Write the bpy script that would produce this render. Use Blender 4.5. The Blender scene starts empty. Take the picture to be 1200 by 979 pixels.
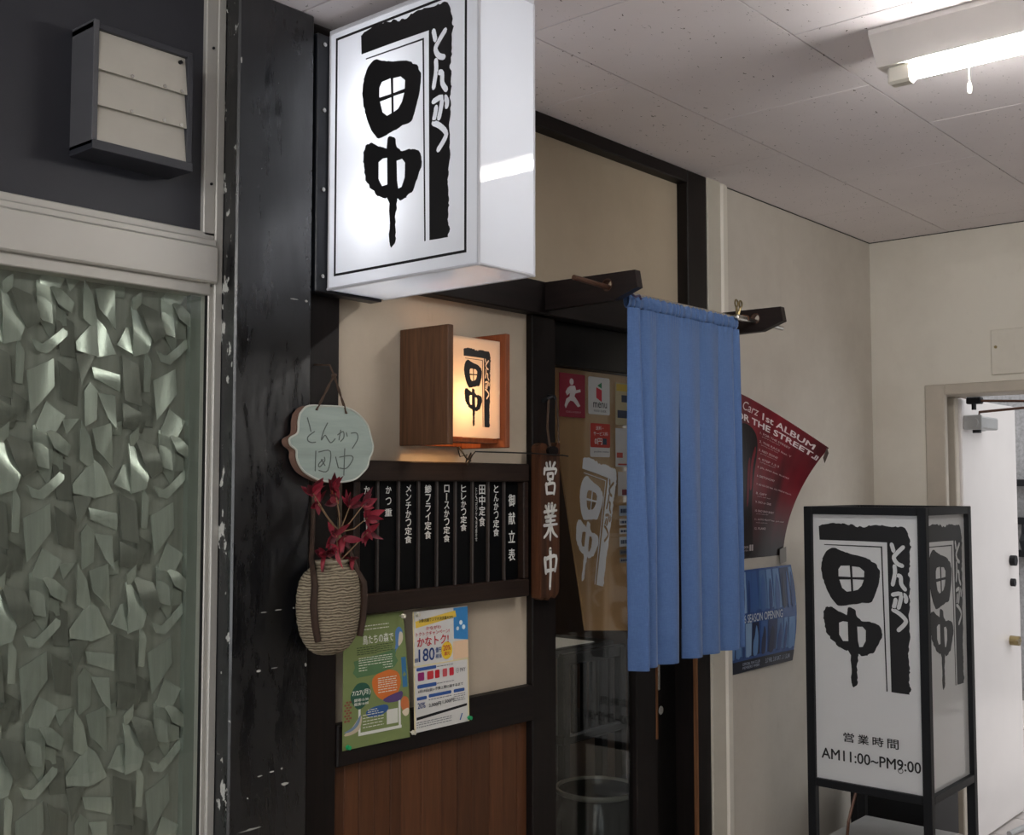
import bpy, bmesh, math, random
from mathutils import Vector, Matrix, noise

R = random.Random(7)
scn = bpy.context.scene
C = bpy.context.collection

# ---------------------------------------------------------------- camera
# world: X along the shop front (to the right), Y into the shop, Z up
AZ, PITCH = math.radians(40.7), math.atan(80.5 / 1330.0)
fwd = Vector((math.cos(AZ) * math.cos(PITCH), math.sin(AZ) * math.cos(PITCH), math.sin(PITCH)))
rgt = Vector((math.sin(AZ), -math.cos(AZ), 0))
upv = rgt.cross(fwd)
cam_d = bpy.data.cameras.new('camera')
cam_d.sensor_width = 36.0
cam_d.lens = 1330.0 / 1200.0 * 36.0
cam_d.clip_start = 0.05
cam = bpy.data.objects.new('camera', cam_d)
cam.matrix_world = Matrix(((rgt.x, upv.x, -fwd.x, 0), (rgt.y, upv.y, -fwd.y, 0),
                           (rgt.z, upv.z, -fwd.z, 1.5), (0, 0, 0, 1)))
C.objects.link(cam)
scn.camera = cam

# ---------------------------------------------------------------- world, exposure
world = bpy.data.worlds.new('overcast_sky')
scn.world = world
world.use_nodes = True
wn = world.node_tree.nodes
wn['Background'].inputs['Color'].default_value = (0.95, 0.975, 1.0, 1)
wn['Background'].inputs['Strength'].default_value = 1.05
scn.view_settings.view_transform = 'Standard'
scn.view_settings.look = 'None'
scn.view_settings.gamma = 1.0
scn.view_settings.use_curve_mapping = False
scn.view_settings.exposure = 0.8

TUBE_POWER = 54.0      # fluorescent tubes (emission strength)
SIGN_WATTS = 0.95
LANTERN_WATTS = 0.75
ROOM_WATTS = 7.0

# ---------------------------------------------------------------- materials
def S(r, g, b):
    f = lambda c: (c / 255 / 12.92) if c / 255 <= 0.04045 else ((c / 255 + 0.055) / 1.055) ** 2.4
    return (f(r), f(g), f(b), 1)

def mixc(a, b, t):
    return tuple(a[i] * (1 - t) + b[i] * t for i in range(3)) + (1,)

class NT:
    def __init__(self, name):
        self.m = bpy.data.materials.new(name)
        self.m.use_nodes = True
        self.t = self.m.node_tree
        self.b = self.t.nodes['Principled BSDF']
        self.out = self.t.nodes['Material Output']
    def n(self, kind, **kw):
        nd = self.t.nodes.new(kind)
        for k, v in kw.items():
            if k in nd.inputs: nd.inputs[k].default_value = v
            else: setattr(nd, k, v)
        return nd
    def l(self, a, b): self.t.links.new(a, b)
    def coords(self, scale=(1, 1, 1), kind='Object'):
        tc = self.n('ShaderNodeTexCoord'); mp = self.n('ShaderNodeMapping')
        mp.inputs['Scale'].default_value = scale
        self.l(tc.outputs[kind], mp.inputs['Vector'])
        return mp.outputs['Vector']
    def noise(self, vec, scale, detail=4, rough=0.6, dist=0.0):
        nd = self.n('ShaderNodeTexNoise', Scale=scale, Detail=detail, Roughness=rough, Distortion=dist)
        self.l(vec, nd.inputs['Vector'])
        return nd.outputs['Fac']
    def ramp(self, fac, stops):
        r = self.n('ShaderNodeValToRGB')
        els = r.color_ramp.elements
        while len(els) < len(stops): els.new(0.5)
        for e, (p, c) in zip(els, stops): e.position = p; e.color = c
        self.l(fac, r.inputs['Fac'])
        return r.outputs['Color']
    def mix(self, fac, a, b, blend='MIX'):
        x = self.n('ShaderNodeMix', data_type='RGBA', blend_type=blend)
        for s, v in ((0, fac), (6, a), (7, b)):
            if isinstance(v, (int, float)): x.inputs[s].default_value = v
            elif isinstance(v, tuple): x.inputs[s].default_value = v
            else: self.l(v, x.inputs[s])
        return x.outputs[2]
    def bump(self, h, strength, dist=0.002):
        bp = self.n('ShaderNodeBump', Strength=strength, Distance=dist)
        self.l(h, bp.inputs['Height']); self.l(bp.outputs['Normal'], self.b.inputs['Normal'])

def plain(name, col, rough=0.6, metal=0.0, var=0.10, scale=8.0, stretch=(1, 1, 1), bump=0.0, bscale=60.0, spec=0.5, bdist=0.001):
    t = NT(name)
    v = t.coords(stretch)
    f = t.noise(v, scale)
    t.l(t.ramp(f, [(0.3, mixc(col, (0, 0, 0, 1), var)), (0.7, tuple(min(1.0, c * (1 + var * 0.6)) for c in col[:3]) + (1,))]), t.b.inputs['Base Color'])
    t.b.inputs['Roughness'].default_value = rough
    t.b.inputs['Metallic'].default_value = metal
    t.b.inputs['Specular IOR Level'].default_value = spec
    if bump: t.bump(t.noise(v, bscale, 3), bump, bdist)
    return t.m

def wood(name, dark, light, axis='z', rough=0.5, scale=1.0, contrast=1.0, spec=0.25):
    t = NT(name)
    st = {'x': (1.2, 22, 22), 'y': (22, 1.2, 22), 'z': (22, 22, 1.2)}[axis]
    v = t.coords(tuple(s * scale for s in st))
    f = t.noise(v, 3.0, 6, 0.65, 0.6)
    lo, hi = 0.5 - 0.22 / contrast, 0.5 + 0.22 / contrast
    t.l(t.ramp(f, [(lo, dark), (hi, light)]), t.b.inputs['Base Color'])
    t.b.inputs['Roughness'].default_value = rough
    t.b.inputs['Specular IOR Level'].default_value = spec
    t.bump(f, 0.15, 0.001)
    return t.m

def plaster(name, col, dirt, amt=0.35, scale=2.2, pits=None):
    t = NT(name)
    v = t.coords()
    f = t.noise(v, scale, 6, 0.65)
    c = t.ramp(f, [(0.35, mixc(col, dirt, amt)), (0.6, col)])
    g = t.noise(t.coords((1, 1, 0.35)), 14, 5, 0.7)
    c = t.mix(t.ramp(g, [(0.62, (0, 0, 0, 1)), (0.75, (0.5, 0.5, 0.5, 1))]), c, mixc(col, dirt, min(1, amt * 1.6)))
    t.l(c, t.b.inputs['Base Color'])
    t.b.inputs['Roughness'].default_value = 0.75
    t.b.inputs['Specular IOR Level'].default_value = 0.3
    t.bump(t.noise(v, 90, 3), 0.25, 0.001)
    return t.m

def schlick(t, f0):
    """two-sided Fresnel reflectance of a thin sheet"""
    lw = t.n('ShaderNodeLayerWeight'); lw.inputs['Blend'].default_value = 0.5
    pw = t.n('ShaderNodeMath', operation='POWER'); pw.inputs[1].default_value = 5.0
    ma = t.n('ShaderNodeMath', operation='MULTIPLY_ADD'); ma.inputs[1].default_value = 1 - f0; ma.inputs[2].default_value = f0
    t.l(lw.outputs['Facing'], pw.inputs[0]); t.l(pw.outputs[0], ma.inputs[0])
    return ma.outputs[0]

def glass_mat(name, tint=(0.9, 0.95, 0.93, 1), boost=1.0):
    t = NT(name)
    t.t.nodes.remove(t.b)
    tr = t.n('ShaderNodeBsdfTransparent', Color=tint)
    gl = t.n('ShaderNodeBsdfGlossy', Roughness=0.015)
    mx = t.n('ShaderNodeMixShader')
    t.l(schlick(t, 0.04 * boost), mx.inputs[0])
    t.l(tr.outputs[0], mx.inputs[1]); t.l(gl.outputs[0], mx.inputs[2]); t.l(mx.outputs[0], t.out.inputs['Surface'])
    return t.m

def acrylic(name, col, trans=0.6, rough=0.03):
    """milky sign acrylic: a diffuse / translucent sheet with a glossy coat, lit from inside by real lamps"""
    t = NT(name)
    t.t.nodes.remove(t.b)
    d = t.n('ShaderNodeBsdfDiffuse', Color=col); tl = t.n('ShaderNodeBsdfTranslucent', Color=col)
    g = t.n('ShaderNodeBsdfGlossy', Roughness=rough)
    m1 = t.n('ShaderNodeMixShader'); m1.inputs[0].default_value = trans
    m2 = t.n('ShaderNodeMixShader')
    t.l(d.outputs[0], m1.inputs[1]); t.l(tl.outputs[0], m1.inputs[2])
    t.l(schlick(t, 0.035), m2.inputs[0]); t.l(m1.outputs[0], m2.inputs[1]); t.l(g.outputs[0], m2.inputs[2])
    t.l(m2.outputs[0], t.out.inputs['Surface'])
    return t.m

def emitter(name, col, strength):
    t = NT(name)
    t.b.inputs['Base Color'].default_value = (0.8, 0.8, 0.8, 1)
    t.b.inputs['Emission Color'].default_value = col
    t.b.inputs['Emission Strength'].default_value = strength
    return t.m

_ink = {}
def ink(r, g, b, rough=0.55):
    k = (r, g, b, rough)
    if k not in _ink:
        _ink[k] = plain('ink_%d_%d_%d' % (r, g, b), S(r, g, b), rough, var=0.03, scale=30, spec=0.3)
    return _ink[k]

def black_pillar():
    t = NT('peeling_black_paint')
    v = t.coords()
    f = t.noise(t.coords((1, 1, 0.4)), 5, 6, 0.7)
    base = t.ramp(f, [(0.35, S(6, 8, 13)), (0.7, S(11, 13, 19))])
    # flaked paint along the arris and a few cracks across the face
    tc = t.n('ShaderNodeTexCoord'); sx = t.n('ShaderNodeSeparateXYZ'); t.l(tc.outputs['Object'], sx.inputs[0])
    edge = t.n('ShaderNodeMapRange'); edge.inputs['From Min'].default_value = -0.103; edge.inputs['From Max'].default_value = -0.094
    edge.inputs['To Min'].default_value = 0.17; edge.inputs['To Max'].default_value = 0.0
    t.l(sx.outputs['X'], edge.inputs['Value'])
    fl = t.noise(t.coords((1, 1, 0.55)), 34, 4, 0.6)
    ad = t.n('ShaderNodeMath', operation='ADD'); t.l(fl, ad.inputs[0]); t.l(edge.outputs[0], ad.inputs[1])
    chip = t.ramp(ad.outputs[0], [(0.735, (0, 0, 0, 1)), (0.75, (1, 1, 1, 1))])
    sc = t.noise(t.coords((0.25, 1, 2.2)), 26, 3, 0.5)
    scr = t.ramp(sc, [(0.775, (0, 0, 0, 1)), (0.79, (1, 1, 1, 1))])
    c = t.mix(chip, base, S(190, 190, 185)); c = t.mix(scr, c, S(175, 175, 170))
    t.l(c, t.b.inputs['Base Color'])
    rg = t.noise(t.coords((1, 1, 0.22)), 16, 6, 0.7, 0.4)
    t.l(t.ramp(rg, [(0.36, (0.17, 0.17, 0.17, 1)), (0.62, (0.48, 0.48, 0.48, 1))]), t.b.inputs['Roughness'])
    t.b.inputs['IOR'].default_value = 1.8
    t.bump(t.noise(t.coords((1, 1, 0.3)), 22, 5, 0.7), 0.35, 0.002)
    return t.m

def ceiling_tile_mat():
    t = NT('pitted_mineral_tile')
    v = t.coords((1, 1.9, 1), 'Object')
    geo = t.n('ShaderNodeNewGeometry')
    mp = t.n('ShaderNodeMapping'); mp.inputs['Scale'].default_value = (1.0, 1.7, 1); t.l(geo.outputs['Position'], mp.inputs['Vector'])
    p = t.noise(mp.outputs[0], 62, 2, 0.6, 0.9)
    pit = t.ramp(p, [(0.70, (0, 0, 0, 1)), (0.715, (1, 1, 1, 1))])
    f = t.noise(geo.outputs['Position'], 1.3, 4)
    base = t.ramp(f, [(0.3, S(228, 221, 223)), (0.7, S(240, 233, 234))])
    t.l(t.mix(pit, base, S(92, 82, 78)), t.b.inputs['Base Color'])
    t.b.inputs['Roughness'].default_value = 0.85
    t.b.inputs['Specular IOR Level'].default_value = 0.2
    return t.m

def cloth_mat():
    t = NT('blue_linen')
    v = t.coords((1, 1, 1))
    a = t.noise(t.coords((60, 60, 900)), 1.0, 3, 0.6); b = t.noise(t.coords((900, 900, 60)), 1.0, 3, 0.6)
    c = t.mix(t.ramp(a, [(0.3, (0.35, 0.35, 0.35, 1)), (0.75, (0.75, 0.75, 0.75, 1))]), S(66, 93, 140), S(100, 130, 180))
    c = t.mix(t.ramp(b, [(0.35, (0, 0, 0, 1)), (0.8, (0.5, 0.5, 0.5, 1))]), c, S(60, 84, 124))
    t.l(c, t.b.inputs['Base Color'])
    t.b.inputs['Roughness'].default_value = 0.7
    t.b.inputs['Specular IOR Level'].default_value = 0.1
    t.b.inputs['Sheen Weight'].default_value = 0.2
    return t.m

def vase_mat():
    t = NT('wrapped_straw_clay')
    w = t.n('ShaderNodeTexWave', bands_direction='Z', Scale=52.0, Distortion=5.5, Detail=4.0)
    w.inputs['Detail Scale'].default_value = 1.4
    t.l(t.coords((0.6, 0.6, 1.0)), w.inputs['Vector'])
    t.l(t.ramp(w.outputs['Fac'], [(0.05, S(88, 77, 61)), (0.45, S(136, 124, 103)), (0.95, S(160, 148, 126))]), t.b.inputs['Base Color'])
    t.b.inputs['Roughness'].default_value = 0.85
    t.bump(w.outputs['Fac'], 0.8, 0.002)
    return t.m

M = {}
M['plaster_beige'] = plaster('beige_plaster', S(196, 182, 162), S(150, 136, 116), 0.35)
M['plaster_upper'] = plaster('upper_beige_plaster', S(190, 175, 152), S(156, 140, 118), 0.3)
M['wall_corr'] = plaster('corridor_plaster', S(206, 199, 188), S(166, 156, 144), 0.3)
M['wall_end'] = plaster('end_wall_plaster', S(214, 208, 196), S(170, 160, 146), 0.25)
M['cream_trim'] = plain('cream_trim_paint', S(196, 190, 176), 0.5, var=0.08, scale=5)
M['cream_bead'] = plain('pale_bead_paint', S(222, 216, 204), 0.45, var=0.08, scale=5)
M['charcoal'] = plain('charcoal_panel', S(47, 48, 55), 0.45, var=0.15, scale=3, bump=0.1)
M['pillar'] = black_pillar()
M['black'] = plain('black_steel', S(24, 25, 28), 0.5, var=0.15, scale=20, bump=0.1, spec=0.25)
M['flange'] = plain('blue_black_steel', S(22, 25, 32), 0.4, var=0.1)
M['alum'] = plain('champagne_aluminium', S(196, 193, 186), 0.42, metal=0.25, var=0.06, scale=4, stretch=(1, 1, 0.2))
M['dark_gap'] = plain('dark_rubber', S(20, 20, 20), 0.8)
M['tile'] = ceiling_tile_mat()
M['ceiling_base'] = plain('ceiling_board', S(66, 56, 52), 0.9)
M['dark_wood'] = wood('dark_stained_post', S(13, 10, 9), S(27, 19, 17), 'z', 0.5)
M['dark_wood_x'] = wood('dark_stained_beam', S(15, 12, 12), S(30, 22, 21), 'x', 0.5)
M['dark_wood_y'] = wood('dark_stained_bracket', S(26, 20, 20), S(40, 31, 29), 'y', 0.45)
M['frame_wood'] = wood('menu_frame_wood', S(28, 20, 17), S(50, 36, 29), 'x', 0.45)
M['lantern_wood'] = wood('lantern_board_wood', S(68, 45, 32), S(112, 78, 54), 'z', 0.45)
M['lantern_wood2'] = wood('lantern_red_wood', S(110, 58, 34), S(150, 84, 50), 'z', 0.45)
M['planks'] = [wood('dado_wood_%d' % i, S(62 + 6 * i, 38 + 4 * i, 24 + 3 * i), S(90 + 9 * i, 56 + 6 * i, 35 + 4 * i), 'z', 0.4, 0.8) for i in range(3)]
M['raw_wood'] = wood('worn_raw_wood', S(92, 58, 36), S(140, 96, 62), 'z', 0.7)
M['plaque_wood'] = wood('burnt_plaque_wood', S(50, 33, 25), S(92, 60, 42), 'z', 0.5, 0.8, 1.3)
M['plaque_edge'] = wood('plaque_edge_wood', S(58, 35, 24), S(104, 64, 40), 'z', 0.55, 0.8)
M['glass'] = glass_mat('door_glass', (0.93, 0.95, 0.94, 1), 1.1)
M['pane'] = glass_mat('window_glass', (0.95, 0.97, 0.95, 1), 1.0)
M['acrylic'] = acrylic('milky_acrylic', (0.86, 0.87, 0.9, 1), 0.55)
M['acrylic_warm'] = acrylic('lantern_acrylic', (0.92, 0.84, 0.72, 1), 0.62)
M['acrylic_off'] = acrylic('unlit_acrylic', (0.80, 0.80, 0.80, 1), 0.25)
M['sign_edge'] = plain('sign_silver_rim', S(208, 208, 214), 0.4, var=0.03)
M['logo_ink'] = plain('black_sign_film', S(20, 19, 21), 0.5, var=0.05)
M['logo_white'] = plain('white_sign_film', S(225, 225, 225), 0.5, var=0.03)
M['cloth'] = cloth_mat()
M['vase'] = vase_mat()
M['rim_clay'] = plain('pale_clay_rim', S(160, 150, 130), 0.7)
M['strap'] = wood('leather_strap', S(44, 32, 26), S(72, 54, 44), 'z', 0.6)
M['celadon'] = plain('celadon_glaze', S(166, 180, 172), 0.25, var=0.22, scale=6, stretch=(0.5, 1, 4))
M['clay'] = plain('brown_bare_clay', S(122, 92, 78), 0.8)
M['incised'] = plain('incised_grey_line', S(80, 88, 84), 0.6)
M['rope'] = plain('brown_twine', S(76, 58, 46), 0.9, bump=0.5, bscale=300)
M['wire'] = plain('black_wire', S(18, 17, 17), 0.5)
M['red_leaf'] = [plain('crimson_dried_leaf_%d' % i, c, 0.6, var=0.3, scale=40) for i, c in enumerate((S(122, 24, 44), S(150, 34, 54), S(92, 20, 34)))]
M['yellow_leaf'] = plain('amber_dried_leaf', S(184, 122, 56), 0.6)
M['twig'] = plain('dry_twig', S(140, 112, 84), 0.8)
M['chrome'] = plain('worn_chrome', S(200, 198, 192), 0.25, metal=1.0, var=0.05)
M['brass'] = plain('dull_brass', S(150, 134, 96), 0.35, metal=0.9)
M['copper'] = plain('brown_metal_tube', S(96, 66, 52), 0.4, metal=0.4)
M['white_enamel'] = plain('white_enamel_steel', S(228, 222, 218), 0.35, var=0.03)
M['socket'] = plain('white_plastic', S(226, 222, 210), 0.4, var=0.03)
M['tube'] = emitter('lit_fluorescent_tube', (1.0, 0.985, 0.95, 1), TUBE_POWER)
M['slat'] = plain('cream_shutter_paint', S(196, 191, 180), 0.5, var=0.1, scale=6)
M['shard'] = {'L': plain('pale_green_foil', S(200, 206, 197), 0.27, metal=0.5, var=0.2, scale=9, stretch=(6, 1, .4)),
              'M': plain('grey_green_foil', S(170, 175, 166), 0.3, metal=0.45, var=0.2, scale=9, stretch=(6, 1, .4)),
              'D': plain('dark_olive_foil', S(128, 129, 122), 0.34, metal=0.4, var=0.2, scale=9, stretch=(6, 1, .4))}
M['film'] = plain('olive_grey_film', S(150, 151, 143), 0.4, metal=0.1, var=0.22, scale=5, stretch=(9, 1, .25))
M['kraft'] = plain('brown_kraft_board', S(206, 160, 114), 0.75, var=0.12, scale=3, stretch=(4, 1, .4))
M['paper_white'] = plain('white_poster_paper', S(226, 224, 220), 0.55, var=0.03)
M['tape'] = plain('grey_tape', S(120, 114, 106), 0.4)
M['floor'] = plain('corridor_vinyl', S(176, 168, 158), 0.5, var=0.15, scale=3)
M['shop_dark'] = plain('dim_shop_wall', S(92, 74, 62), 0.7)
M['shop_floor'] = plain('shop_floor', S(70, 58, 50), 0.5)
M['black_wood'] = wood('black_lacquer_wood', S(9, 8, 8), S(20, 17, 16), 'z', 0.35)
M['jar'] = plain('dark_iron_glaze', S(52, 51, 47), 0.22, var=0.4, scale=9, stretch=(1, 1, .5))
M['jar_rim'] = plain('jar_rim_glaze', S(150, 146, 136), 0.25)
M['door_metal'] = plain('cream_steel_door', S(224, 218, 216), 0.2, var=0.04, scale=2, spec=0.6)
M['frame_paint'] = plain('grey_cream_door_frame', S(182, 172, 158), 0.5, var=0.08)
M['closer'] = plain('silver_closer', S(176, 176, 176), 0.35, metal=0.5)
M['paver'] = plain('pale_paver', S(196, 188, 184), 0.8, var=0.12, scale=4)
M['grout'] = plain('grey_grout', S(120, 114, 110), 0.9)
M['far_wall'] = plain('speckled_render', S(150, 148, 148), 0.9, var=0.3, scale=40)
M['grey_plastic'] = plain('grey_plastic', S(160, 160, 160), 0.45)

LOGO = {
 'gate': [(0.002, 0.985),(0.046, 0.993),(0.102, 1.0),(0.169, 0.996),(0.223, 0.985),(0.263, 0.98),(0.315, 0.989),(0.369, 0.996),(0.434, 0.991),(0.484, 0.989),(0.516, 0.985),(0.549, 0.974),(0.566, 0.939),(0.575, 0.891),(0.57, 0.829),(0.57, 0.755),(0.564, 0.694),(0.57, 0.633),(0.562, 0.584),(0.566, 0.523),(0.557, 0.462),(0.562, 0.388),(0.558, 0.315),(0.551, 0.254),(0.553, 0.193),(0.557, 0.145),(0.551, 0.083),(0.558, 0.037),(0.555, 0.0),(0.501, 0.0),(0.443, 0.002),(0.434, 0.891),(0.221, 0.894),(0.0, 0.894)],
 'line': [(0.03, 0.868),(0.403, 0.866),(0.419, 0.002),(0.412, 0.002),(0.395, 0.859),(0.03, 0.863)],
 'ta': [(0.011, 0.729),(0.019, 0.781),(0.045, 0.827),(0.093, 0.848),(0.134, 0.837),(0.18, 0.82),(0.247, 0.807),(0.312, 0.787),(0.358, 0.759),(0.382, 0.722),(0.384, 0.685),(0.367, 0.609),(0.34, 0.545),(0.321, 0.525),(0.267, 0.516),(0.2, 0.505),(0.139, 0.492),(0.1, 0.506),(0.059, 0.558),(0.026, 0.627),(0.013, 0.679)],
 'p1': [(0.121, 0.716),(0.137, 0.738),(0.195, 0.742),(0.199, 0.672),(0.121, 0.672)],
 'p2': [(0.21, 0.738),(0.258, 0.735),(0.288, 0.711),(0.286, 0.675),(0.212, 0.672)],
 'p3': [(0.126, 0.653),(0.2, 0.657),(0.202, 0.586),(0.173, 0.581),(0.143, 0.603)],
 'p4': [(0.213, 0.659),(0.284, 0.659),(0.269, 0.622),(0.245, 0.597),(0.215, 0.588)],
 'naka': [(0.02, 0.408),(0.022, 0.455),(0.052, 0.482),(0.085, 0.477),(0.126, 0.455),(0.167, 0.442),(0.176, 0.473),(0.2, 0.482),(0.23, 0.469),(0.236, 0.43),(0.278, 0.41),(0.33, 0.404),(0.369, 0.395),(0.388, 0.351),(0.375, 0.288),(0.347, 0.241),(0.314, 0.213),(0.275, 0.2),(0.245, 0.21),(0.237, 0.187),(0.23, 0.111),(0.234, 0.048),(0.224, 0.011),(0.199, 0.007),(0.191, 0.032),(0.197, 0.108),(0.182, 0.217),(0.141, 0.228),(0.089, 0.262),(0.048, 0.308),(0.028, 0.358)],
 'n1': [(0.119, 0.388),(0.145, 0.399),(0.176, 0.397),(0.178, 0.28),(0.143, 0.278),(0.119, 0.315)],
 'n2': [(0.236, 0.373),(0.271, 0.375),(0.291, 0.354),(0.289, 0.291),(0.269, 0.254),(0.247, 0.25),(0.239, 0.288)],
 'to1': [(0.462, 0.879),(0.468, 0.859),(0.473, 0.842)],
 'to2': [(0.531, 0.865),(0.501, 0.837),(0.475, 0.807),(0.481, 0.783),(0.499, 0.764),(0.523, 0.755)],
 'nn1': [(0.477, 0.75),(0.479, 0.709),(0.464, 0.642)],
 'nn2': [(0.499, 0.696),(0.514, 0.688),(0.516, 0.647),(0.538, 0.616)],
 'ka1': [(0.464, 0.581),(0.512, 0.588),(0.508, 0.544),(0.497, 0.506)],
 'ka2': [(0.479, 0.551),(0.475, 0.531),(0.468, 0.508)],
 'ka3': [(0.534, 0.583),(0.544, 0.564),(0.542, 0.545)],
 'tu': [(0.464, 0.49),(0.501, 0.471),(0.538, 0.436),(0.531, 0.41),(0.494, 0.373)],
}
PLATE = [(1.542, 1.656), (1.555, 1.669), (1.572, 1.674), (1.602, 1.675), (1.637, 1.676), (1.668, 1.675), (1.693, 1.668), (1.715, 1.656), (1.734, 1.638), (1.743, 1.616), (1.751, 1.594), (1.749, 1.577), (1.74, 1.563), (1.735, 1.544), (1.72, 1.53), (1.699, 1.516), (1.67, 1.51), (1.639, 1.509), (1.601, 1.512), (1.574, 1.521), (1.554, 1.531), (1.54, 1.546), (1.533, 1.562), (1.532, 1.577), (1.517, 1.587), (1.513, 1.598), (1.518, 1.604), (1.533, 1.611), (1.537, 1.622), (1.537, 1.638), (1.54, 1.651)]
PLATE_STROKES = [[(1.561, 1.647), (1.567, 1.631), (1.571, 1.618)], [(1.581, 1.618), (1.564, 1.607), (1.563, 1.598), (1.573, 1.594), (1.584, 1.595)], [(1.617, 1.638), (1.606, 1.619), (1.6, 1.6), (1.61, 1.611), (1.617, 1.604), (1.627, 1.595), (1.639, 1.604)], [(1.646, 1.613), (1.662, 1.621), (1.664, 1.608), (1.655, 1.599)], [(1.655, 1.624), (1.65, 1.602)], [(1.671, 1.619), (1.674, 1.611)], [(1.685, 1.618), (1.701, 1.619), (1.705, 1.606), (1.689, 1.584)], [(1.585, 1.576), (1.584, 1.533)], [(1.593, 1.574), (1.626, 1.576), (1.619, 1.534), (1.594, 1.534)], [(1.605, 1.558), (1.593, 1.547), (1.597, 1.542), (1.61, 1.555), (1.609, 1.563)], [(1.6, 1.558), (1.611, 1.545)], [(1.641, 1.564), (1.649, 1.54)], [(1.652, 1.564), (1.684, 1.568), (1.691, 1.56), (1.673, 1.54), (1.652, 1.54)], [(1.667, 1.583), (1.665, 1.524)]]
PLATE_HOLES = [(1.585, 1.665), (1.67, 1.661)]
SHARDS = [('L', [(-0.002, 0.107), (0.013, 0.109), (0.021, 0.094), (0.024, 0.04), (0.007, 0.044), (-0.001, 0.056)]),
 ('M', [(0.023, 0.105), (0.043, 0.097), (0.062, 0.078), (0.058, 0.061), (0.035, 0.074)]),
 ('L', [(0.089, 0.117), (0.107, 0.089), (0.117, 0.051), (0.114, 0.039), (0.091, 0.054)]),
 ('L', [(0.078, 0.005), (0.097, 0.026), (0.114, 0.045), (0.117, -0.016), (0.08, -0.008)]),
 ('L', [(0.116, 0.051), (0.135, 0.036), (0.157, -0.007), (0.12, -0.016)]),
 ('M', [(0.119, 0.107), (0.149, 0.117), (0.154, 0.044), (0.123, 0.074)]),
 ('L', [(0.193, 0.1), (0.21, 0.115), (0.211, 0.093), (0.197, 0.077)]),
 ('L', [(0.194, 0.076), (0.206, 0.071), (0.23, 0.029), (0.221, 0.002), (0.197, -0.006)]),
 ('L', [(0.164, 0.008), (0.18, 0.038), (0.193, 0.042), (0.194, -0.006)]),
 ('L', [(-0.008, 0.002), (0.01, -0.005), (0.053, 0.03), (0.051, 0.011), (0.017, -0.02), (0.001, -0.016)]),
 ('M', [(-0.013, -0.062), (0.029, -0.04), (0.03, -0.083), (-0.01, -0.128)]),
 ('D', [(0.08, -0.022), (0.113, -0.019), (0.086, -0.071)]),
 ('L', [(0.116, -0.044), (0.166, -0.054), (0.167, -0.082), (0.12, -0.063)]),
 ('M', [(0.098, -0.092), (0.108, -0.078), (0.122, -0.091), (0.119, -0.138), (0.098, -0.15)]),
 ('L', [(0.128, -0.096), (0.157, -0.1), (0.16, -0.153), (0.146, -0.137)]),
 ('L', [(0.221, -0.007), (0.234, -0.029), (0.235, -0.078), (0.224, -0.076)]),
 ('L', [(0.005, -0.157), (0.021, -0.12), (0.053, -0.141), (0.033, -0.174), (0.007, -0.169)]),
 ('M', [(-0.001, -0.173), (0.03, -0.183), (0.031, -0.217), (0.029, -0.265), (0.001, -0.223)]),
 ('M', [(0.035, -0.209), (0.052, -0.217), (0.054, -0.238), (0.035, -0.239)]),
 ('M', [(0.055, -0.147), (0.083, -0.145), (0.061, -0.171)]),
 ('D', [(0.212, 0.09), (0.245, 0.077), (0.256, 0.037), (0.236, 0.024), (0.22, 0.051)]),
 ('D', [(0.036, -0.182), (0.061, -0.195), (0.059, -0.217), (0.042, -0.204)]),
 ('M', [(0.137, -0.161), (0.173, -0.147), (0.174, -0.17), (0.149, -0.17)]),
 ('D', [(0.035, 0.053), (0.067, 0.034), (0.072, -0.02), (0.048, -0.017)]),
 ('D', [(0.043, -0.044), (0.076, -0.069), (0.08, -0.113), (0.053, -0.103)]),
 ('D', [(0.177, -0.022), (0.209, -0.037), (0.21, -0.105), (0.182, -0.096)]),
 ('D', [(0.182, -0.113), (0.224, -0.133), (0.218, -0.162), (0.18, -0.152)]),
 ('D', [(-0.046, -0.099), (-0.018, -0.118), (-0.02, -0.15), (-0.042, -0.146)])]
# ---------------------------------------------------------------- mesh helpers
WL = {}     # world location of every object (parents are only translated)

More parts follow.
